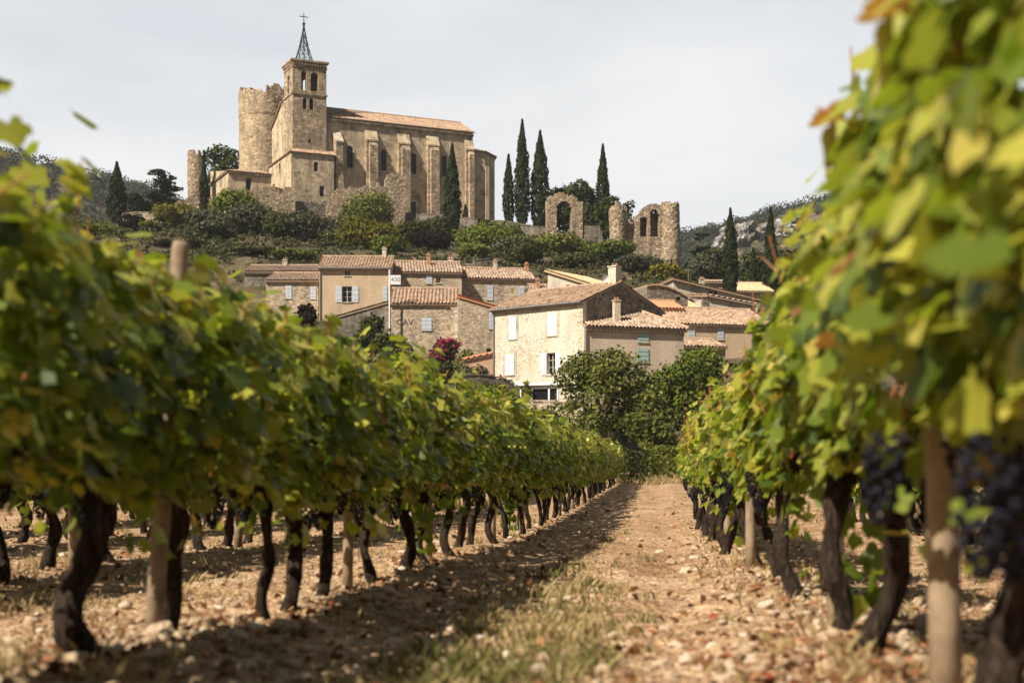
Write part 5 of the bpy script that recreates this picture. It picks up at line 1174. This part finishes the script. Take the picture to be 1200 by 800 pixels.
# ------------------------------------------------------------------ grapevines
LOUT = [(-90, .30), (-64, .84), (-38, .90), (-18, .78), (2, .97), (24, 1.02), (46, .82), (68, .95), (90, 1.14), (112, .95), (134, .82), (156, 1.02), (178, .97), (198, .78), (218, .90), (244, .84)]
def leaf_mesh(name, P, N, T, S, A, out=LOUT):
    """lobed leaves: fan around the centre, cupped and drooping"""
    n = len(P); k = len(out); N = N / np.linalg.norm(N, axis=1, keepdims=True); T = T - (T * N).sum(1, keepdims=True) * N; T /= np.linalg.norm(T, axis=1, keepdims=True) + 1e-9
    B = np.cross(T, N); rng = np.random.default_rng(3)
    cup = rng.uniform(-0.45, 0.35, n); V = np.empty((n, k + 1, 3)); V[:, 0] = P
    for i, (a, r) in enumerate(out):
        rr = r * (1 + rng.uniform(-0.1, 0.1, n)); x = np.cos(math.radians(a)) * rr; y = np.sin(math.radians(a)) * rr
        zz_ = -cup * (x * x + y * y) * 0.35 - 0.22 * np.abs(x) * 0.6 + rng.uniform(-0.05, 0.05, n)
        V[:, i + 1] = P + (B * x[:, None] + T * y[:, None] + N * zz_[:, None]) * (S / 2)[:, None]
    base = (np.arange(n) * (k + 1))[:, None]
    F = np.concatenate([np.stack([base[:, 0], base[:, 0] + 1 + i, base[:, 0] + 1 + (i + 1) % k], 1) for i in range(k)])
    return np_mesh(name, V.reshape(-1, 3), F, M['vleaf'], np.repeat(A, k + 1), smooth=True)
LSIMPLE = [(-90, .3), (-40, .9), (5, 1.0), (45, .88), (90, 1.12), (135, .88), (175, 1.0), (220, .9)]

def canopy(seed, nleaf, size, out=LOUT, low=False, tone=0.0):
    rng = np.random.default_rng(seed); P, N, A = [], [], []; canes = []
    n = nleaf; z = 0.62 + 0.94 * rng.beta(1.15, 1.15, n); y = np.clip(rng.normal(0, 0.34, n), -0.66, 0.66) + rng.uniform(-0.06, 0.06, n)
    ph = rng.uniform(0, 6.28, 4)
    th = np.interp(z, [0.55, 0.7, 0.92, 1.25, 1.42, 1.56], [0.12, 0.24, 0.34, 0.34, 0.26, 0.08]) * (1 + 0.16 * np.sin(y * 6 + ph[0]) + 0.14 * np.sin(z * 7 + ph[1]) + 0.12 * np.sin(y * 11 + z * 9 + ph[2]))
    sgn = np.where(rng.uniform(size=n) < 0.5, -1, 1); x = sgn * th * rng.uniform(0.35, 1.08, n) ** 0.7
    z = z + 0.10 * np.sin(y * 5 + ph[3]) * (z - 0.5) - 0.30 * np.clip(np.abs(y) - 0.22, 0, 1) * (z - 0.4)
    P.append(np.stack([x, y, z], 1)); N.append(np.stack([sgn * 0.75, np.zeros(n), np.full(n, 0.55)], 1) + rng.normal(size=(n, 3)) * 0.42)
    # tone: lighter and yellower in patches and towards the top, some redder low down
    patch = 0.5 + 0.5 * np.sin(y * 4 + z * 5 + ph[1])
    a = tone + 0.30 + 0.22 * rng.normal(size=n) * 0.8 + 0.13 * patch + 0.16 * np.clip((z - 1.1) / 0.5, 0, 1)
    a = np.where((rng.uniform(size=n) < 0.09), rng.uniform(0.66, 0.86, n), a); a = np.where((z < 0.85) & (rng.uniform(size=n) < 0.035), rng.uniform(0.9, 1.0, n), a); A.append(a)
    # canes that stick out, with their leaves
    for c in range(9):
        y0 = rng.uniform(-0.5, 0.5); sx_ = rng.choice([-1, 1]); up = c < 6
        p0 = np.array([rng.uniform(-0.1, 0.1), y0 * 0.8, 0.7]); p1 = np.array([sx_ * rng.uniform(0.08, 0.26), y0, 1.2])
        p2 = np.array([sx_ * rng.uniform(0.1, 0.32), y0 + rng.uniform(-0.2, 0.2), rng.uniform(1.46, 1.70)]) if up else np.array([sx_ * rng.uniform(0.33, 0.45), y0 + rng.uniform(-0.25, 0.25), rng.uniform(0.9, 1.45)])
        ts = np.linspace(0, 1, 9)[:, None]; q = (1 - ts) ** 2 * p0 + 2 * ts * (1 - ts) * p1 + ts ** 2 * p2; canes.append(q)
        m = 14 if up else 9; tt = np.linspace(0.42 if up else 0.55, 1.0, m)[:, None]; q = (1 - tt) ** 2 * p0 + 2 * tt * (1 - tt) * p1 + tt ** 2 * p2
        off = rng.normal(size=(m, 3)) * 0.045; P.append(q + off); N.append(off * 8 + np.array([sx_ * 0.5, 0, 0.8]) + rng.normal(size=(m, 3)) * 0.35); A.append(np.clip(tone + 0.50 + rng.normal(size=m) * 0.12 + 0.12 * tt[:, 0], 0, 0.86))
    for c in range(5):                                  # shoots that droop below the canopy
        y0 = rng.uniform(-0.5, 0.5); x0 = rng.uniform(-0.22, 0.22); m = 9; t_ = rng.uniform(0.05, 0.34)
        P.append(np.stack([x0 + rng.normal(0, 0.05, m), y0 + rng.normal(0, 0.06, m), rng.uniform(0.66 - t_, 0.72, m)], 1)); N.append(rng.normal(size=(m, 3)) * 0.5 + np.array([np.sign(x0) * 0.8, 0, 0.4])); A.append(np.clip(tone + rng.normal(0.38, 0.16, m), 0, 0.86))
    if low:
        m = 60; z = rng.uniform(0.12, 0.65, m); P.append(np.stack([rng.normal(0, 0.09, m), rng.normal(0.1, 0.12, m), z], 1)); N.append(rng.normal(size=(m, 3)) + np.array([0, 0, 0.6])); A.append(rng.uniform(0.2, 0.6, m))
    P = np.concatenate(P); N = np.concatenate(N); A = np.clip(np.concatenate(A), 0.01, 0.99); A = np.where((A > 0.92) & (rng.uniform(size=len(A)) > 0.25), 0.80, A); n = len(P)
    T = np.stack([P[:, 0] * 1.2, rng.normal(0, 0.5, n), np.full(n, -0.9)], 1) + rng.normal(size=(n, 3)) * 0.35
    S = size * rng.uniform(0.6, 1.3, n)
    return leaf_mesh('foliage', P, N, T, S, A, out), canes

def trunk_mesh(seed):
    rng = random.Random(seed); m = MB(); n = 12; K = 22; H_ = 0.68; lx, ly = rng.uniform(-0.12, 0.12), rng.uniform(-0.24, 0.24); ph = [rng.uniform(0, 6.28) for _ in range(5)]
    vs = []; fs = []
    for i in range(K + 1):
        t = i / K; z = -0.12 + t * (H_ + 0.12); cx_ = lx * (t - 1) + 0.045 * math.sin(t * 6 + ph[0]) + 0.015 * math.sin(t * 13 + ph[3]); cy_ = ly * (t - 1) + 0.055 * math.sin(t * 5 + ph[1]) + 0.015 * math.sin(t * 15 + ph[4])
        r = 0.043 + 0.018 * (1 - t) ** 3 + 0.022 * max(0, (t - 0.75) / 0.25) + 0.006 * math.sin(t * 19 + ph[2])
        for k in range(n):
            a = 2 * math.pi * k / n; tw = a + t * 2.2
            rr = r * (1 + 0.16 * math.sin(tw * 3 + ph[0]) + 0.10 * math.sin(tw * 5 + t * 9 + ph[1]) + 0.16 * noise.noise((math.cos(a) * 1.5, math.sin(a) * 1.5, z * 16 + seed * 3)))
            vs.append((cx_ + rr * math.cos(a), cy_ + rr * math.sin(a), z))
    for i in range(K):
        for k in range(n): fs.append((i*n + k, i*n + (k+1) % n, (i+1)*n + (k+1) % n, (i+1)*n + k))
    fs.append(tuple(K*n + k for k in range(n))); m.add(vs, fs); top = (0.045 * math.sin(6 + ph[0]), 0.055 * math.sin(5 + ph[1]), H_)
    for s_ in (-1, 1):
        pts = [(top[0], top[1], H_ - 0.06)] + [(top[0] + rng.uniform(-0.03, 0.03), top[1] + s_ * d, H_ + 0.02 + 0.05 * math.sin(d * 6) + rng.uniform(0, 0.05)) for d in (0.12, 0.24, 0.38, 0.5)]
        m.tube(pts, [0.04, 0.034, 0.028, 0.025, 0.018], 8, jit=0.15, rnd=rng)
        for d in (1, 2, 3): m.tube([pts[d], (pts[d][0], pts[d][1], pts[d][2] + 0.07)], [0.02, 0.014], 6)
    return m.mesh('trunk', M['vinebark'], True)

def cluster_mesh(seed, L=0.19, Wd=0.055, sub=1):
    rng = random.Random(seed); bm = bmesh.new(); n = 64
    for i in range(n):
        t = (i + 0.5) / n; rr = Wd * math.sqrt(max(0.03, math.sin(math.pi * min(1, (t * 0.85 + 0.15))))) * (1.05 - 0.45 * t); a = i * 2.4; r = rr * rng.uniform(0.6, 1.0)
        mt = Matrix.Translation((r * math.cos(a), r * math.sin(a), -t * L + rng.uniform(-0.005, 0.005)))
        bmesh.ops.create_icosphere(bm, subdivisions=sub + 1, radius=rng.uniform(0.0085, 0.0105), matrix=mt)
    me = bpy.data.meshes.new('grape_bunch'); bm.to_mesh(me); bm.free(); me.materials.append(M['grape']); me.polygons.foreach_set('use_smooth', [True] * len(me.polygons)); return me

def cane_mesh(canes, idx):
    m = MB()
    m.tube([tuple(p) for p in canes[idx]], list(np.linspace(0.0065, 0.003, len(canes[idx]))), 5); return m.mesh('cane', M['cane'])

HI = [canopy(100 + i, 930, 0.096) for i in range(7)] + [canopy(150 + i, 900, 0.098, tone=0.08) for i in range(5)]; HIL = canopy(131, 860, 0.098, low=True)
LO = [canopy(200 + i, 500, 0.125, LSIMPLE) for i in range(5)]
TR = [trunk_mesh(i) for i in range(9)]; CL = [cluster_mesh(i) for i in range(3)]
CANES = [[cane_mesh(c[1], j) for j in (0, 1, 2, 3, 6, 7)] for c in HI + [HIL]]
ONES = ['', 'first', 'second', 'third', 'fourth', 'fifth', 'sixth', 'seventh', 'eighth', 'ninth', 'tenth', 'eleventh', 'twelfth', 'thirteenth', 'fourteenth', 'fifteenth', 'sixteenth', 'seventeenth', 'eighteenth', 'nineteenth']
TENS = {2: 'twenty', 3: 'thirty', 4: 'forty', 5: 'fifty', 6: 'sixty', 7: 'seventy'}; TENTH = {2: 'twentieth', 3: 'thirtieth', 4: 'fortieth', 5: 'fiftieth', 6: 'sixtieth', 7: 'seventieth'}
def ordinal(n): return ONES[n] if n < 20 else (TENTH[n // 10] if n % 10 == 0 else TENS[n // 10] + '-' + ONES[n % 10])
vr = random.Random(77)
RZ = -math.atan(0.1)
def vine(c, Y, label, group, hi=True, grapes=3, scale=None, low=False, tw=1.0, clusters=None, zs=None, mirror=None, lean=None, shift=0.0, bright=False):
    X = c + 0.1 * Y; z = gzd(X, Y)
    root = empty('grapevine', (X, Y, z), RZ + (math.pi if (vr.random() < 0.5 if mirror is None else mirror) else 0), label, 'grapevine', group)
    s = scale or vr.uniform(0.95, 1.07)
    k = vr.randrange(7) if not bright else 7 + vr.randrange(5); me, canes = (HIL if low else HI[k]) if hi else LO[vr.randrange(5)]
    f = mesh_obj('foliage', me, None, root); zz_ = zs or s; f.scale = (s, 1.0, zz_ + (0.0 if Y < 10 else min(0.16, (Y - 10) * 0.01)))
    f.location = Matrix.Rotation(-root.rotation_euler.z, 3, 'Z') @ Vector((shift, 0, 0))
    t = mesh_obj('trunk', TR[vr.randrange(9)], None, root); t.scale = (tw, tw, 1.0); t.rotation_euler = (0, 0, vr.choice((0, math.pi)))
    if hi:
        for cmesh in CANES[12 if low else k]:
            if vr.random() < 0.75: q_ = mesh_obj('cane', cmesh, None, root); q_.scale = f.scale
    for g in range(grapes):
        b = mesh_obj('grape_bunch', CL[vr.randrange(3)], None, root, (vr.choice((-1, 1)) * vr.uniform(0.06, 0.24), vr.uniform(-0.42, 0.42), vr.uniform(0.56, 0.80))); b.rotation_euler = (vr.uniform(-0.15, 0.15), vr.uniform(-0.15, 0.15), vr.uniform(0, 6)); sc_ = vr.uniform(0.8, 1.15); b.scale = (sc_,) * 3
    inv = Matrix.Rotation(-root.rotation_euler.z, 3, 'Z')
    for (px, py, Yc, sc_) in (clusters or []):
        p = inv @ (Vector((wx(px, Yc), Yc, wz(py, Yc))) - Vector(root.location)); b = mesh_obj('grape_bunch', CL[vr.randrange(3)], None, root, tuple(p)); b.scale = (sc_,) * 3; b.rotation_euler = (0.05, 0.08, 1)
    return root
def Yrow(c, px): return c / ((px - CXP) / FPX - 0.1)

# row left of the path
ys = [3.75] + [Yrow(-1.9, p) for p in (95, 200, 299, 351, 387)] + [9.6, 10.7, 11.6, 13.0, 14.2]
while ys[-1] < 71: ys.append(ys[-1] + vr.uniform(0.98, 1.22))
near_l = {2: 'second grapevine from the camera left of the path, thick black leaning trunk', 3: 'third grapevine from the camera left of the path, just behind the pale near post'}
lows = {8, 14}
for i, Y in enumerate(ys):
    vine(-1.9, Y, near_l.get(i + 1, ordinal(i + 1) + ' grapevine from the camera in the row left of the path'), 'grapevines in the row left of the path', hi=Y < 24, grapes=4 if Y < 14 else (2 if Y < 30 else 0), low=i in lows, tw=1.05 if i == 1 else vr.uniform(0.6, 0.9), scale=1.0 if Y < 9 else None, zs=(0.95, 0.84, 0.94, 0.90)[min(i, 3)] if Y < 7 else vr.uniform(0.85, 1.03))
# row right of the path
ys = [2.35] + [Yrow(0.76, p) for p in (1168, 1036, 992, 925, 897, 873)] + [13.2, 14.4, 15.5]
ys = sorted(ys); ys = [y for i, y in enumerate(ys)]
while ys[-1] < 26.5: ys.append(ys[-1] + vr.uniform(0.98, 1.2))
near_r = {}
for i, Y in enumerate(ys):
    cl = None
    lowr = i in (3, 7)
    if i == 0: cl = [(1165, 515, 2.15, 1.1), (1198, 540, 2.2, 1.0)]
    if i == 1: cl = [(1040, 512, 3.1, 1.0), (1130, 470, 3.2, 0.9)]
    vine(0.76, Y, ordinal(i + 1) + ' grapevine from the camera in the row right of the path', 'grapevines in the row right of the path', hi=True, grapes=2 if i > 1 else 0, tw=1.25 if i == 1 else 0.9, low=lowr, clusters=cl, zs=1.14 if Y < 5 else (1.06 if Y < 9 else vr.uniform(0.93, 1.03)), scale=0.98 if Y < 4 else 0.92, shift=0.03 if Y < 4 else 0.08, bright=True)
# rows further out
def row(c, Y0, Y1, words, group, hi_to):
    Y = Y0; i = 1
    while Y < Y1:
        vine(c, Y, ordinal(i) + ' grapevine from the camera in the ' + words, group, hi=Y < hi_to, grapes=2 if Y < 16 else 0); Y += vr.uniform(0.98, 1.22); i += 1
row(-4.56, 7.5, 46, 'second row left of the path', 'grapevines in the second row left of the path', 15)
row(-7.22, 13, 46, 'third row left of the path', 'grapevines in the third row left of the path', 0)
row(-9.88, 19, 44, 'fourth row left of the path', 'grapevines in the fourth row left of the path', 0)
row(3.42, 6.5, 26, 'second row right of the path', 'grapevines in the second row right of the path', 15)
row(6.08, 11, 26, 'third row right of the path', 'grapevines in the third row right of the path', 0)

# posts and wires
def post(c, Y, label, h, r, mat, lean=(0, 0), group=None, off=0.0, wobble=0):
    X = c + 0.1 * Y + off; root = empty('vine_post', (X, Y, gzd(X, Y) - 0.15), 0, label, 'post', group); m = MB(); rn = random.Random(int(Y * 100))
    m.tube([(lean[0] * t, lean[1] * t, t * (h + 0.15)) for t in (0, 0.25, 0.5, 0.75, 0.985, 1.0)], [r * 1.03, r, r * 0.99, r * 0.97, r * 0.95, r * 0.8], 12, jit=0.035, rnd=rn); m.build('stake', M[mat], root, smooth=True)
    m = MB()
    for z_ in (0.78, 1.15, 1.42):
        if z_ < h: t = (z_ + 0.15) / (h + 0.15); m.tube([(lean[0] * t - r * 1.05, lean[1] * t - 0.02, z_ + 0.15), (lean[0] * t - r * 1.1, lean[1] * t + 0.02, z_ + 0.165), (lean[0] * t + r * 1.05, lean[1] * t + 0.02, z_ + 0.15)], 0.004, 4)
    (m.build('staple', M['wire'], root) if False else None)
Yp = Yrow(-1.9, 176)
post(-1.9, Yp, 'leaning pale wooden post nearest the camera in the left row, top above leaves', 1.50, 0.034, 'post', (0.115, 0.0), 'vine posts')
left_posts = [(-1.9, Yrow(-1.9, 407), 'second wooden post of the left row'), (-1.9, Yrow(-1.9, 502), 'pale straight third wooden post of the left row')]
for c, Y, lab in left_posts: post(c, Y, lab, 1.45, 0.032, 'post', (0.02, 0), 'vine posts')
for k, Y in enumerate((16.8, 20.5, 24.5, 28.5, 33, 38, 43, 48, 54, 60)): post(-1.9, Y, ordinal(k + 4) + ' wooden post of the row left of the path', 1.55, 0.04, 'post', (vr.uniform(-0.06, 0.06), 0), 'vine posts')
post(0.76, Yrow(0.76, 1110), 'thick pale wooden post nearest the camera in the right row', 1.5, 0.042, 'post', (-0.03, 0), 'vine posts')
post(0.76, Yrow(0.76, 978), 'frayed straw coloured stake in the right row behind the gnarled trunks', 1.45, 0.035, 'post', (0.02, 0), 'vine posts')
for k, Y in enumerate((11.2, 15, 19, 23)): post(0.76, Y, ordinal(k + 3) + ' wooden post of the row right of the path', 1.5, 0.04, 'post', (vr.uniform(-0.05, 0.05), 0), 'vine posts')
for c, words, Y0, Y1 in ((-4.56, 'second row left of the path', 11.2, 40), (-7.22, 'third row left of the path', 14.5, 40), (3.42, 'second row right of the path', 7.5, 24)):
    Y = Y0; k = 1
    while Y < Y1: post(c, Y, ordinal(k) + ' wooden post in the ' + words, 1.5, 0.045, 'post', (vr.uniform(-0.06, 0.06), 0), 'vine posts'); Y += 4.4; k += 1
for c, Y0, Y1, words in ((-1.9, 2.2, 70, 'row left of the path'), (0.76, 1.4, 26, 'row right of the path')):
    for z_, w_ in ((0.78, 'lower'), (1.15, 'middle')):
        m = MB(); pts = [(c + 0.1 * Y + 0.045, Y, gz(c + 0.1 * Y, Y) + z_) for Y in np.arange(Y0, Y1, 2.0)]; m.tube(pts, 0.002, 4); tag(m.build('trellis_wire', M['wire']), w_ + ' trellis wire strung along the ' + words, 'wire')

# ------------------------------------------------------------------ stones, litter, grass
sr_ = random.Random(5); nrs = np.random.default_rng(5)
SM = []
for i in range(8):
    bm = bmesh.new(); bmesh.ops.create_icosphere(bm, subdivisions=3, radius=0.5); o_ = i * 11.3
    for v in bm.verts:
        c = v.co.copy().normalized(); k = 1 + 0.30 * noise.noise(c * 1.4 + Vector((o_, 0, 0))) + 0.13 * noise.noise(c * 3.7 + Vector((0, o_, 0))) + 0.05 * noise.noise(c * 9 + Vector((0, o_, 0)))
        c = Vector([round(x * 3.2) / 3.2 * 0.35 + x * 0.65 for x in c]); v.co = Vector((c.x, c.y * 0.8, c.z * 0.58)) * 0.5 * k
    me = bpy.data.meshes.new('stone'); bm.to_mesh(me); bm.free(); a = me.attributes.new('r', 'FLOAT', 'POINT'); a.data.foreach_set('value', [0.45 + 0.06 * i] * len(me.vertices))
    me.materials.append(M['pebble']); me.polygons.foreach_set('use_smooth', [False] * len(me.polygons)); SM.append(me)
def stone_at(X, Y, s, label, group):
    o = bpy.data.objects.new('stone', SM[sr_.randrange(8)]); col.objects.link(o); o.location = (X, Y, gzd(X, Y) + s * 0.12); o.scale = (s, s, s * sr_.uniform(0.8, 1.1)); o.rotation_euler = (sr_.uniform(-0.3, 0.3), sr_.uniform(-0.3, 0.3), sr_.uniform(0, 6.28)); tag(o, label, 'stone', group)
def Yg(py):
    lo, hi = 3.0, 70.0
    for _ in range(30):
        m_ = (lo + hi) / 2
        if HPY + (CAMZ - gz(0, m_)) * FPX / m_ > py: lo = m_
        else: hi = m_
    return lo
for px, py, s, lab in ((186, 768, 0.13, 'large pale rounded stone at the foot of the near left post'), (235, 775, 0.11, 'brown grey stone right of the near left post'), (95, 797, 0.10, 'cream stone at the bottom edge left of the path'), (336, 750, 0.13, 'flat brownish stone under the left vines'), (262, 752, 0.07, 'small grey stone between two stones at the left post'),
    (718, 744, 0.10, 'brown angular stone in the middle of the path'), (738, 748, 0.07, 'darker stone touching the angular one in the path'), (705, 785, 0.07, 'white stone at the bottom centre of the path'), (1005, 735, 0.05, 'small stone at the right vine roots'),
    (352, 716, 0.11, 'pale flat stone at the trunk base left of the path'), (455, 705, 0.12, 'whitish stone heap top between left posts'), (480, 690, 0.10, 'light angular stone right of the second left post'), (441, 713, 0.11, 'grey block stone near the second left post'), (898, 726, 0.09, 'pale stone leaning in the verge of the right row'), (860, 700, 0.07, 'bleached stone on the right edge of the path')):
    Y = Yg(py); stone_at(wx(px, Y), Y, s, lab, None)
n_ = 0
while n_ < 230:
    py = 583 + 215 * sr_.random() ** 0.75; Y = Yg(py); px = sr_.uniform(-20, 1220); X = wx(px, Y); s_ = X - 0.1 * Y; d = min(abs(s_ + 1.9 - 0.35), abs(s_ - 0.76 + 0.3))
    if sr_.random() > math.exp(-(d / 0.5) ** 2) + 0.22: continue
    side = 'left' if s_ < -1.0 else ('right' if s_ > 0.25 else 'middle')
    stone_at(X, Y, sr_.uniform(0.045, 0.085) * (1.0 if Y < 9 else 1.3), {'left': 'pale limestone lying along the foot of the left vine row', 'right': 'pale limestone lying along the foot of the right vine row', 'middle': 'pale limestone lying loose in the middle of the path'}[side], 'limestones along the ' + side); n_ += 1
ico = bmesh.new(); bmesh.ops.create_icosphere(ico, subdivisions=1, radius=0.5); IV = np.array([v.co[:] for v in ico.verts]); IF = np.array([[v.index for v in f.verts] for f in ico.faces]); ico.free()
def gravel(n):
    V = []; F = []; A = []; b = 0; k = 0
    while k < n:
        py = 576 + 260 * nrs.uniform() ** 0.9; Y = Yg(py); X = wx(nrs.uniform(-80, 1280), Y); s_ = X - 0.1 * Y; d = min(abs(s_ - c - 0.25) for c in ROW_C); d2 = abs(s_ + 0.35)
        if nrs.uniform() > 0.22 + 0.8 * math.exp(-(d / 0.55) ** 2) - (0.12 if d2 < 0.5 else 0) - 0.12 * (1 if min(abs(s_ + 1.15), abs(s_ - 0.12)) < 0.25 else 0): continue
        if noise.noise((X * 1.3, Y * 1.1, 77)) + 0.25 * noise.noise((X * 5, Y * 5, 7)) < nrs.uniform(-0.35, 0.3): continue
        s = min(0.09, 0.012 * math.exp(nrs.normal(0, 0.7)) * (1 + Y * 0.05)); q = IV * np.array([1, nrs.uniform(0.6, 0.95), nrs.uniform(0.4, 0.75)]) * (1 + nrs.normal(0, 0.13, (len(IV), 1)))
        a = nrs.uniform(0, 6.28); ca_, sa_ = math.cos(a), math.sin(a); q = np.stack([q[:, 0] * ca_ - q[:, 1] * sa_, q[:, 0] * sa_ + q[:, 1] * ca_, q[:, 2] + q[:, 0] * nrs.uniform(-0.3, 0.3)], 1) * s + np.array([X, Y, gzd(X, Y) + s * 0.15])
        V.append(q); F.append(IF + b); b += len(IV); A.append(np.full(len(IV), np.clip(nrs.normal(0.5, 0.25), 0.01, 0.99))); k += 1
    o = mesh_obj('gravel', np_mesh('gravel', np.concatenate(V), np.concatenate(F), M['pebble'], np.concatenate(A))); tag(o, kind='stuff')
gravel(18000)
def litter(n):
    P = []; 
    while len(P) < n:
        Y = Yg(577 + 250 * nrs.uniform()); X = wx(nrs.uniform(-80, 1280), Y); s_ = X - 0.1 * Y; d = min(abs(s_ - c) for c in ROW_C)
        if nrs.uniform() > 0.1 + math.exp(-(d / 0.6) ** 2): continue
        P.append((X, Y, gzd(X, Y) + nrs.uniform(0.008, 0.03)))
    P = np.array(P); N = nrs.normal(size=(n, 3)) * 0.5 + np.array([0, 0, 1.0]); T = nrs.normal(size=(n, 3))
    me = leaf_mesh('fallen_leaves', P, N, T, nrs.uniform(0.022, 0.05, n) * (1 + P[:, 1] * 0.05), nrs.uniform(0, 1, n), LSIMPLE); me.materials.clear(); me.materials.append(M['litter']); tag(mesh_obj('fallen_leaves', me), kind='stuff')
litter(2000)
def grass(name, tufts, mat, seed, hmin, hmax, blades=16, spread=0.05):
    rng = np.random.default_rng(seed); V = []; A = []
    for X, Y, k in tufts:
        m = blades; base = np.stack([X + rng.normal(0, spread, m), Y + rng.normal(0, spread, m)], 1); z = gzd(X, Y) - 0.01
        for j in range(m):
            h = rng.uniform(hmin, hmax) * k; a = rng.uniform(0, 6.28); ln = rng.uniform(0.2, 0.9) * h; w_ = 0.0028 * (1 + Y * 0.09); b = base[j]
            dx, dy = math.cos(a), math.sin(a); px_, py_ = -dy * w_, dx * w_
            V += [(b[0] - px_, b[1] - py_, z), (b[0] + px_, b[1] + py_, z), (b[0] + dx * ln * 0.4 + px_ * 0.7, b[1] + dy * ln * 0.4 + py_ * 0.7, z + h * 0.65), (b[0] + dx * ln, b[1] + dy * ln, z + h)]
            A += [min(0.99, max(0.01, rng.normal(0.5, 0.22)))] * 4
    V = np.array(V); F = np.arange(len(V)).reshape(-1, 4); tag(mesh_obj(name, np_mesh(name, V, F, M[mat], np.array(A))), kind='stuff')
def tufts(n, fn, seed):
    rng = np.random.default_rng(seed); out_ = []
    while len(out_) < n:
        Y = Yg(575 + 250 * rng.uniform()); X = wx(rng.uniform(-80, 1280), Y); s_ = X - 0.1 * Y; p = fn(s_, X, Y)
        if rng.uniform() < p: out_.append((X, Y, rng.uniform(0.5, 1.2)))
    return out_
strip = lambda s_: math.exp(-((s_ + 0.5) / 0.28) ** 2)
rowd = lambda s_: min(abs(s_ - c) for c in ROW_C)
patch = lambda X, Y: 1 if noise.noise((X * 1.1, Y * 0.7, 40)) > 0.02 else 0.15
grass('green_grass', tufts(170, lambda s_, X, Y: (strip(s_) * patch(X, Y)) * 0.8, 1) + [(wx(px, Yg(py)) + sr_.gauss(0, 0.06), Yg(py) + sr_.gauss(0, 0.12), 1.2) for px, py in ((680, 775), (675, 780), (510, 775), (470, 790), (540, 745), (600, 690), (630, 680), (560, 700), (500, 760)) for _ in range(3)], 'green', 1, 0.025, 0.08)
grass('dry_grass', tufts(1000, lambda s_, X, Y: (0.55 * strip(s_) * patch(X + 5, Y) + 0.22 * patch(X + 9, Y) * math.exp(-(rowd(s_) / 0.35) ** 2) + (0.22 * patch(X, Y) if (s_ < -2.6 or s_ > 1.6) else 0.01)) * (1 if Y > 6 else 0.4), 2), 'dry', 2, 0.025, 0.10, 14, 0.06)
yy = [(nrs.uniform(-6, 30), nrs.uniform(70, 78), nrs.uniform(1.5, 3.5)) for _ in range(500)]
grass('dry_verge_grass', yy, 'dry', 3, 0.06, 0.16, 12, 0.2)

# ------------------------------------------------------------------ thin haze over the valley
hm, hn, hk = newmat('haze_air'); ho = hn.new('ShaderNodeOutputMaterial'); hv = hn.new('ShaderNodeVolumePrincipled')
hv.inputs['Color'].default_value = (0.86, 0.90, 0.96, 1); hv.inputs['Density'].default_value = 0.00013; hk.new(hv.outputs[0], ho.inputs['Volume'])
hz = MB(); hz.box(-900, 900, -40, 1320, -12, 190); tag(hz.build('haze', hm), kind='stuff')
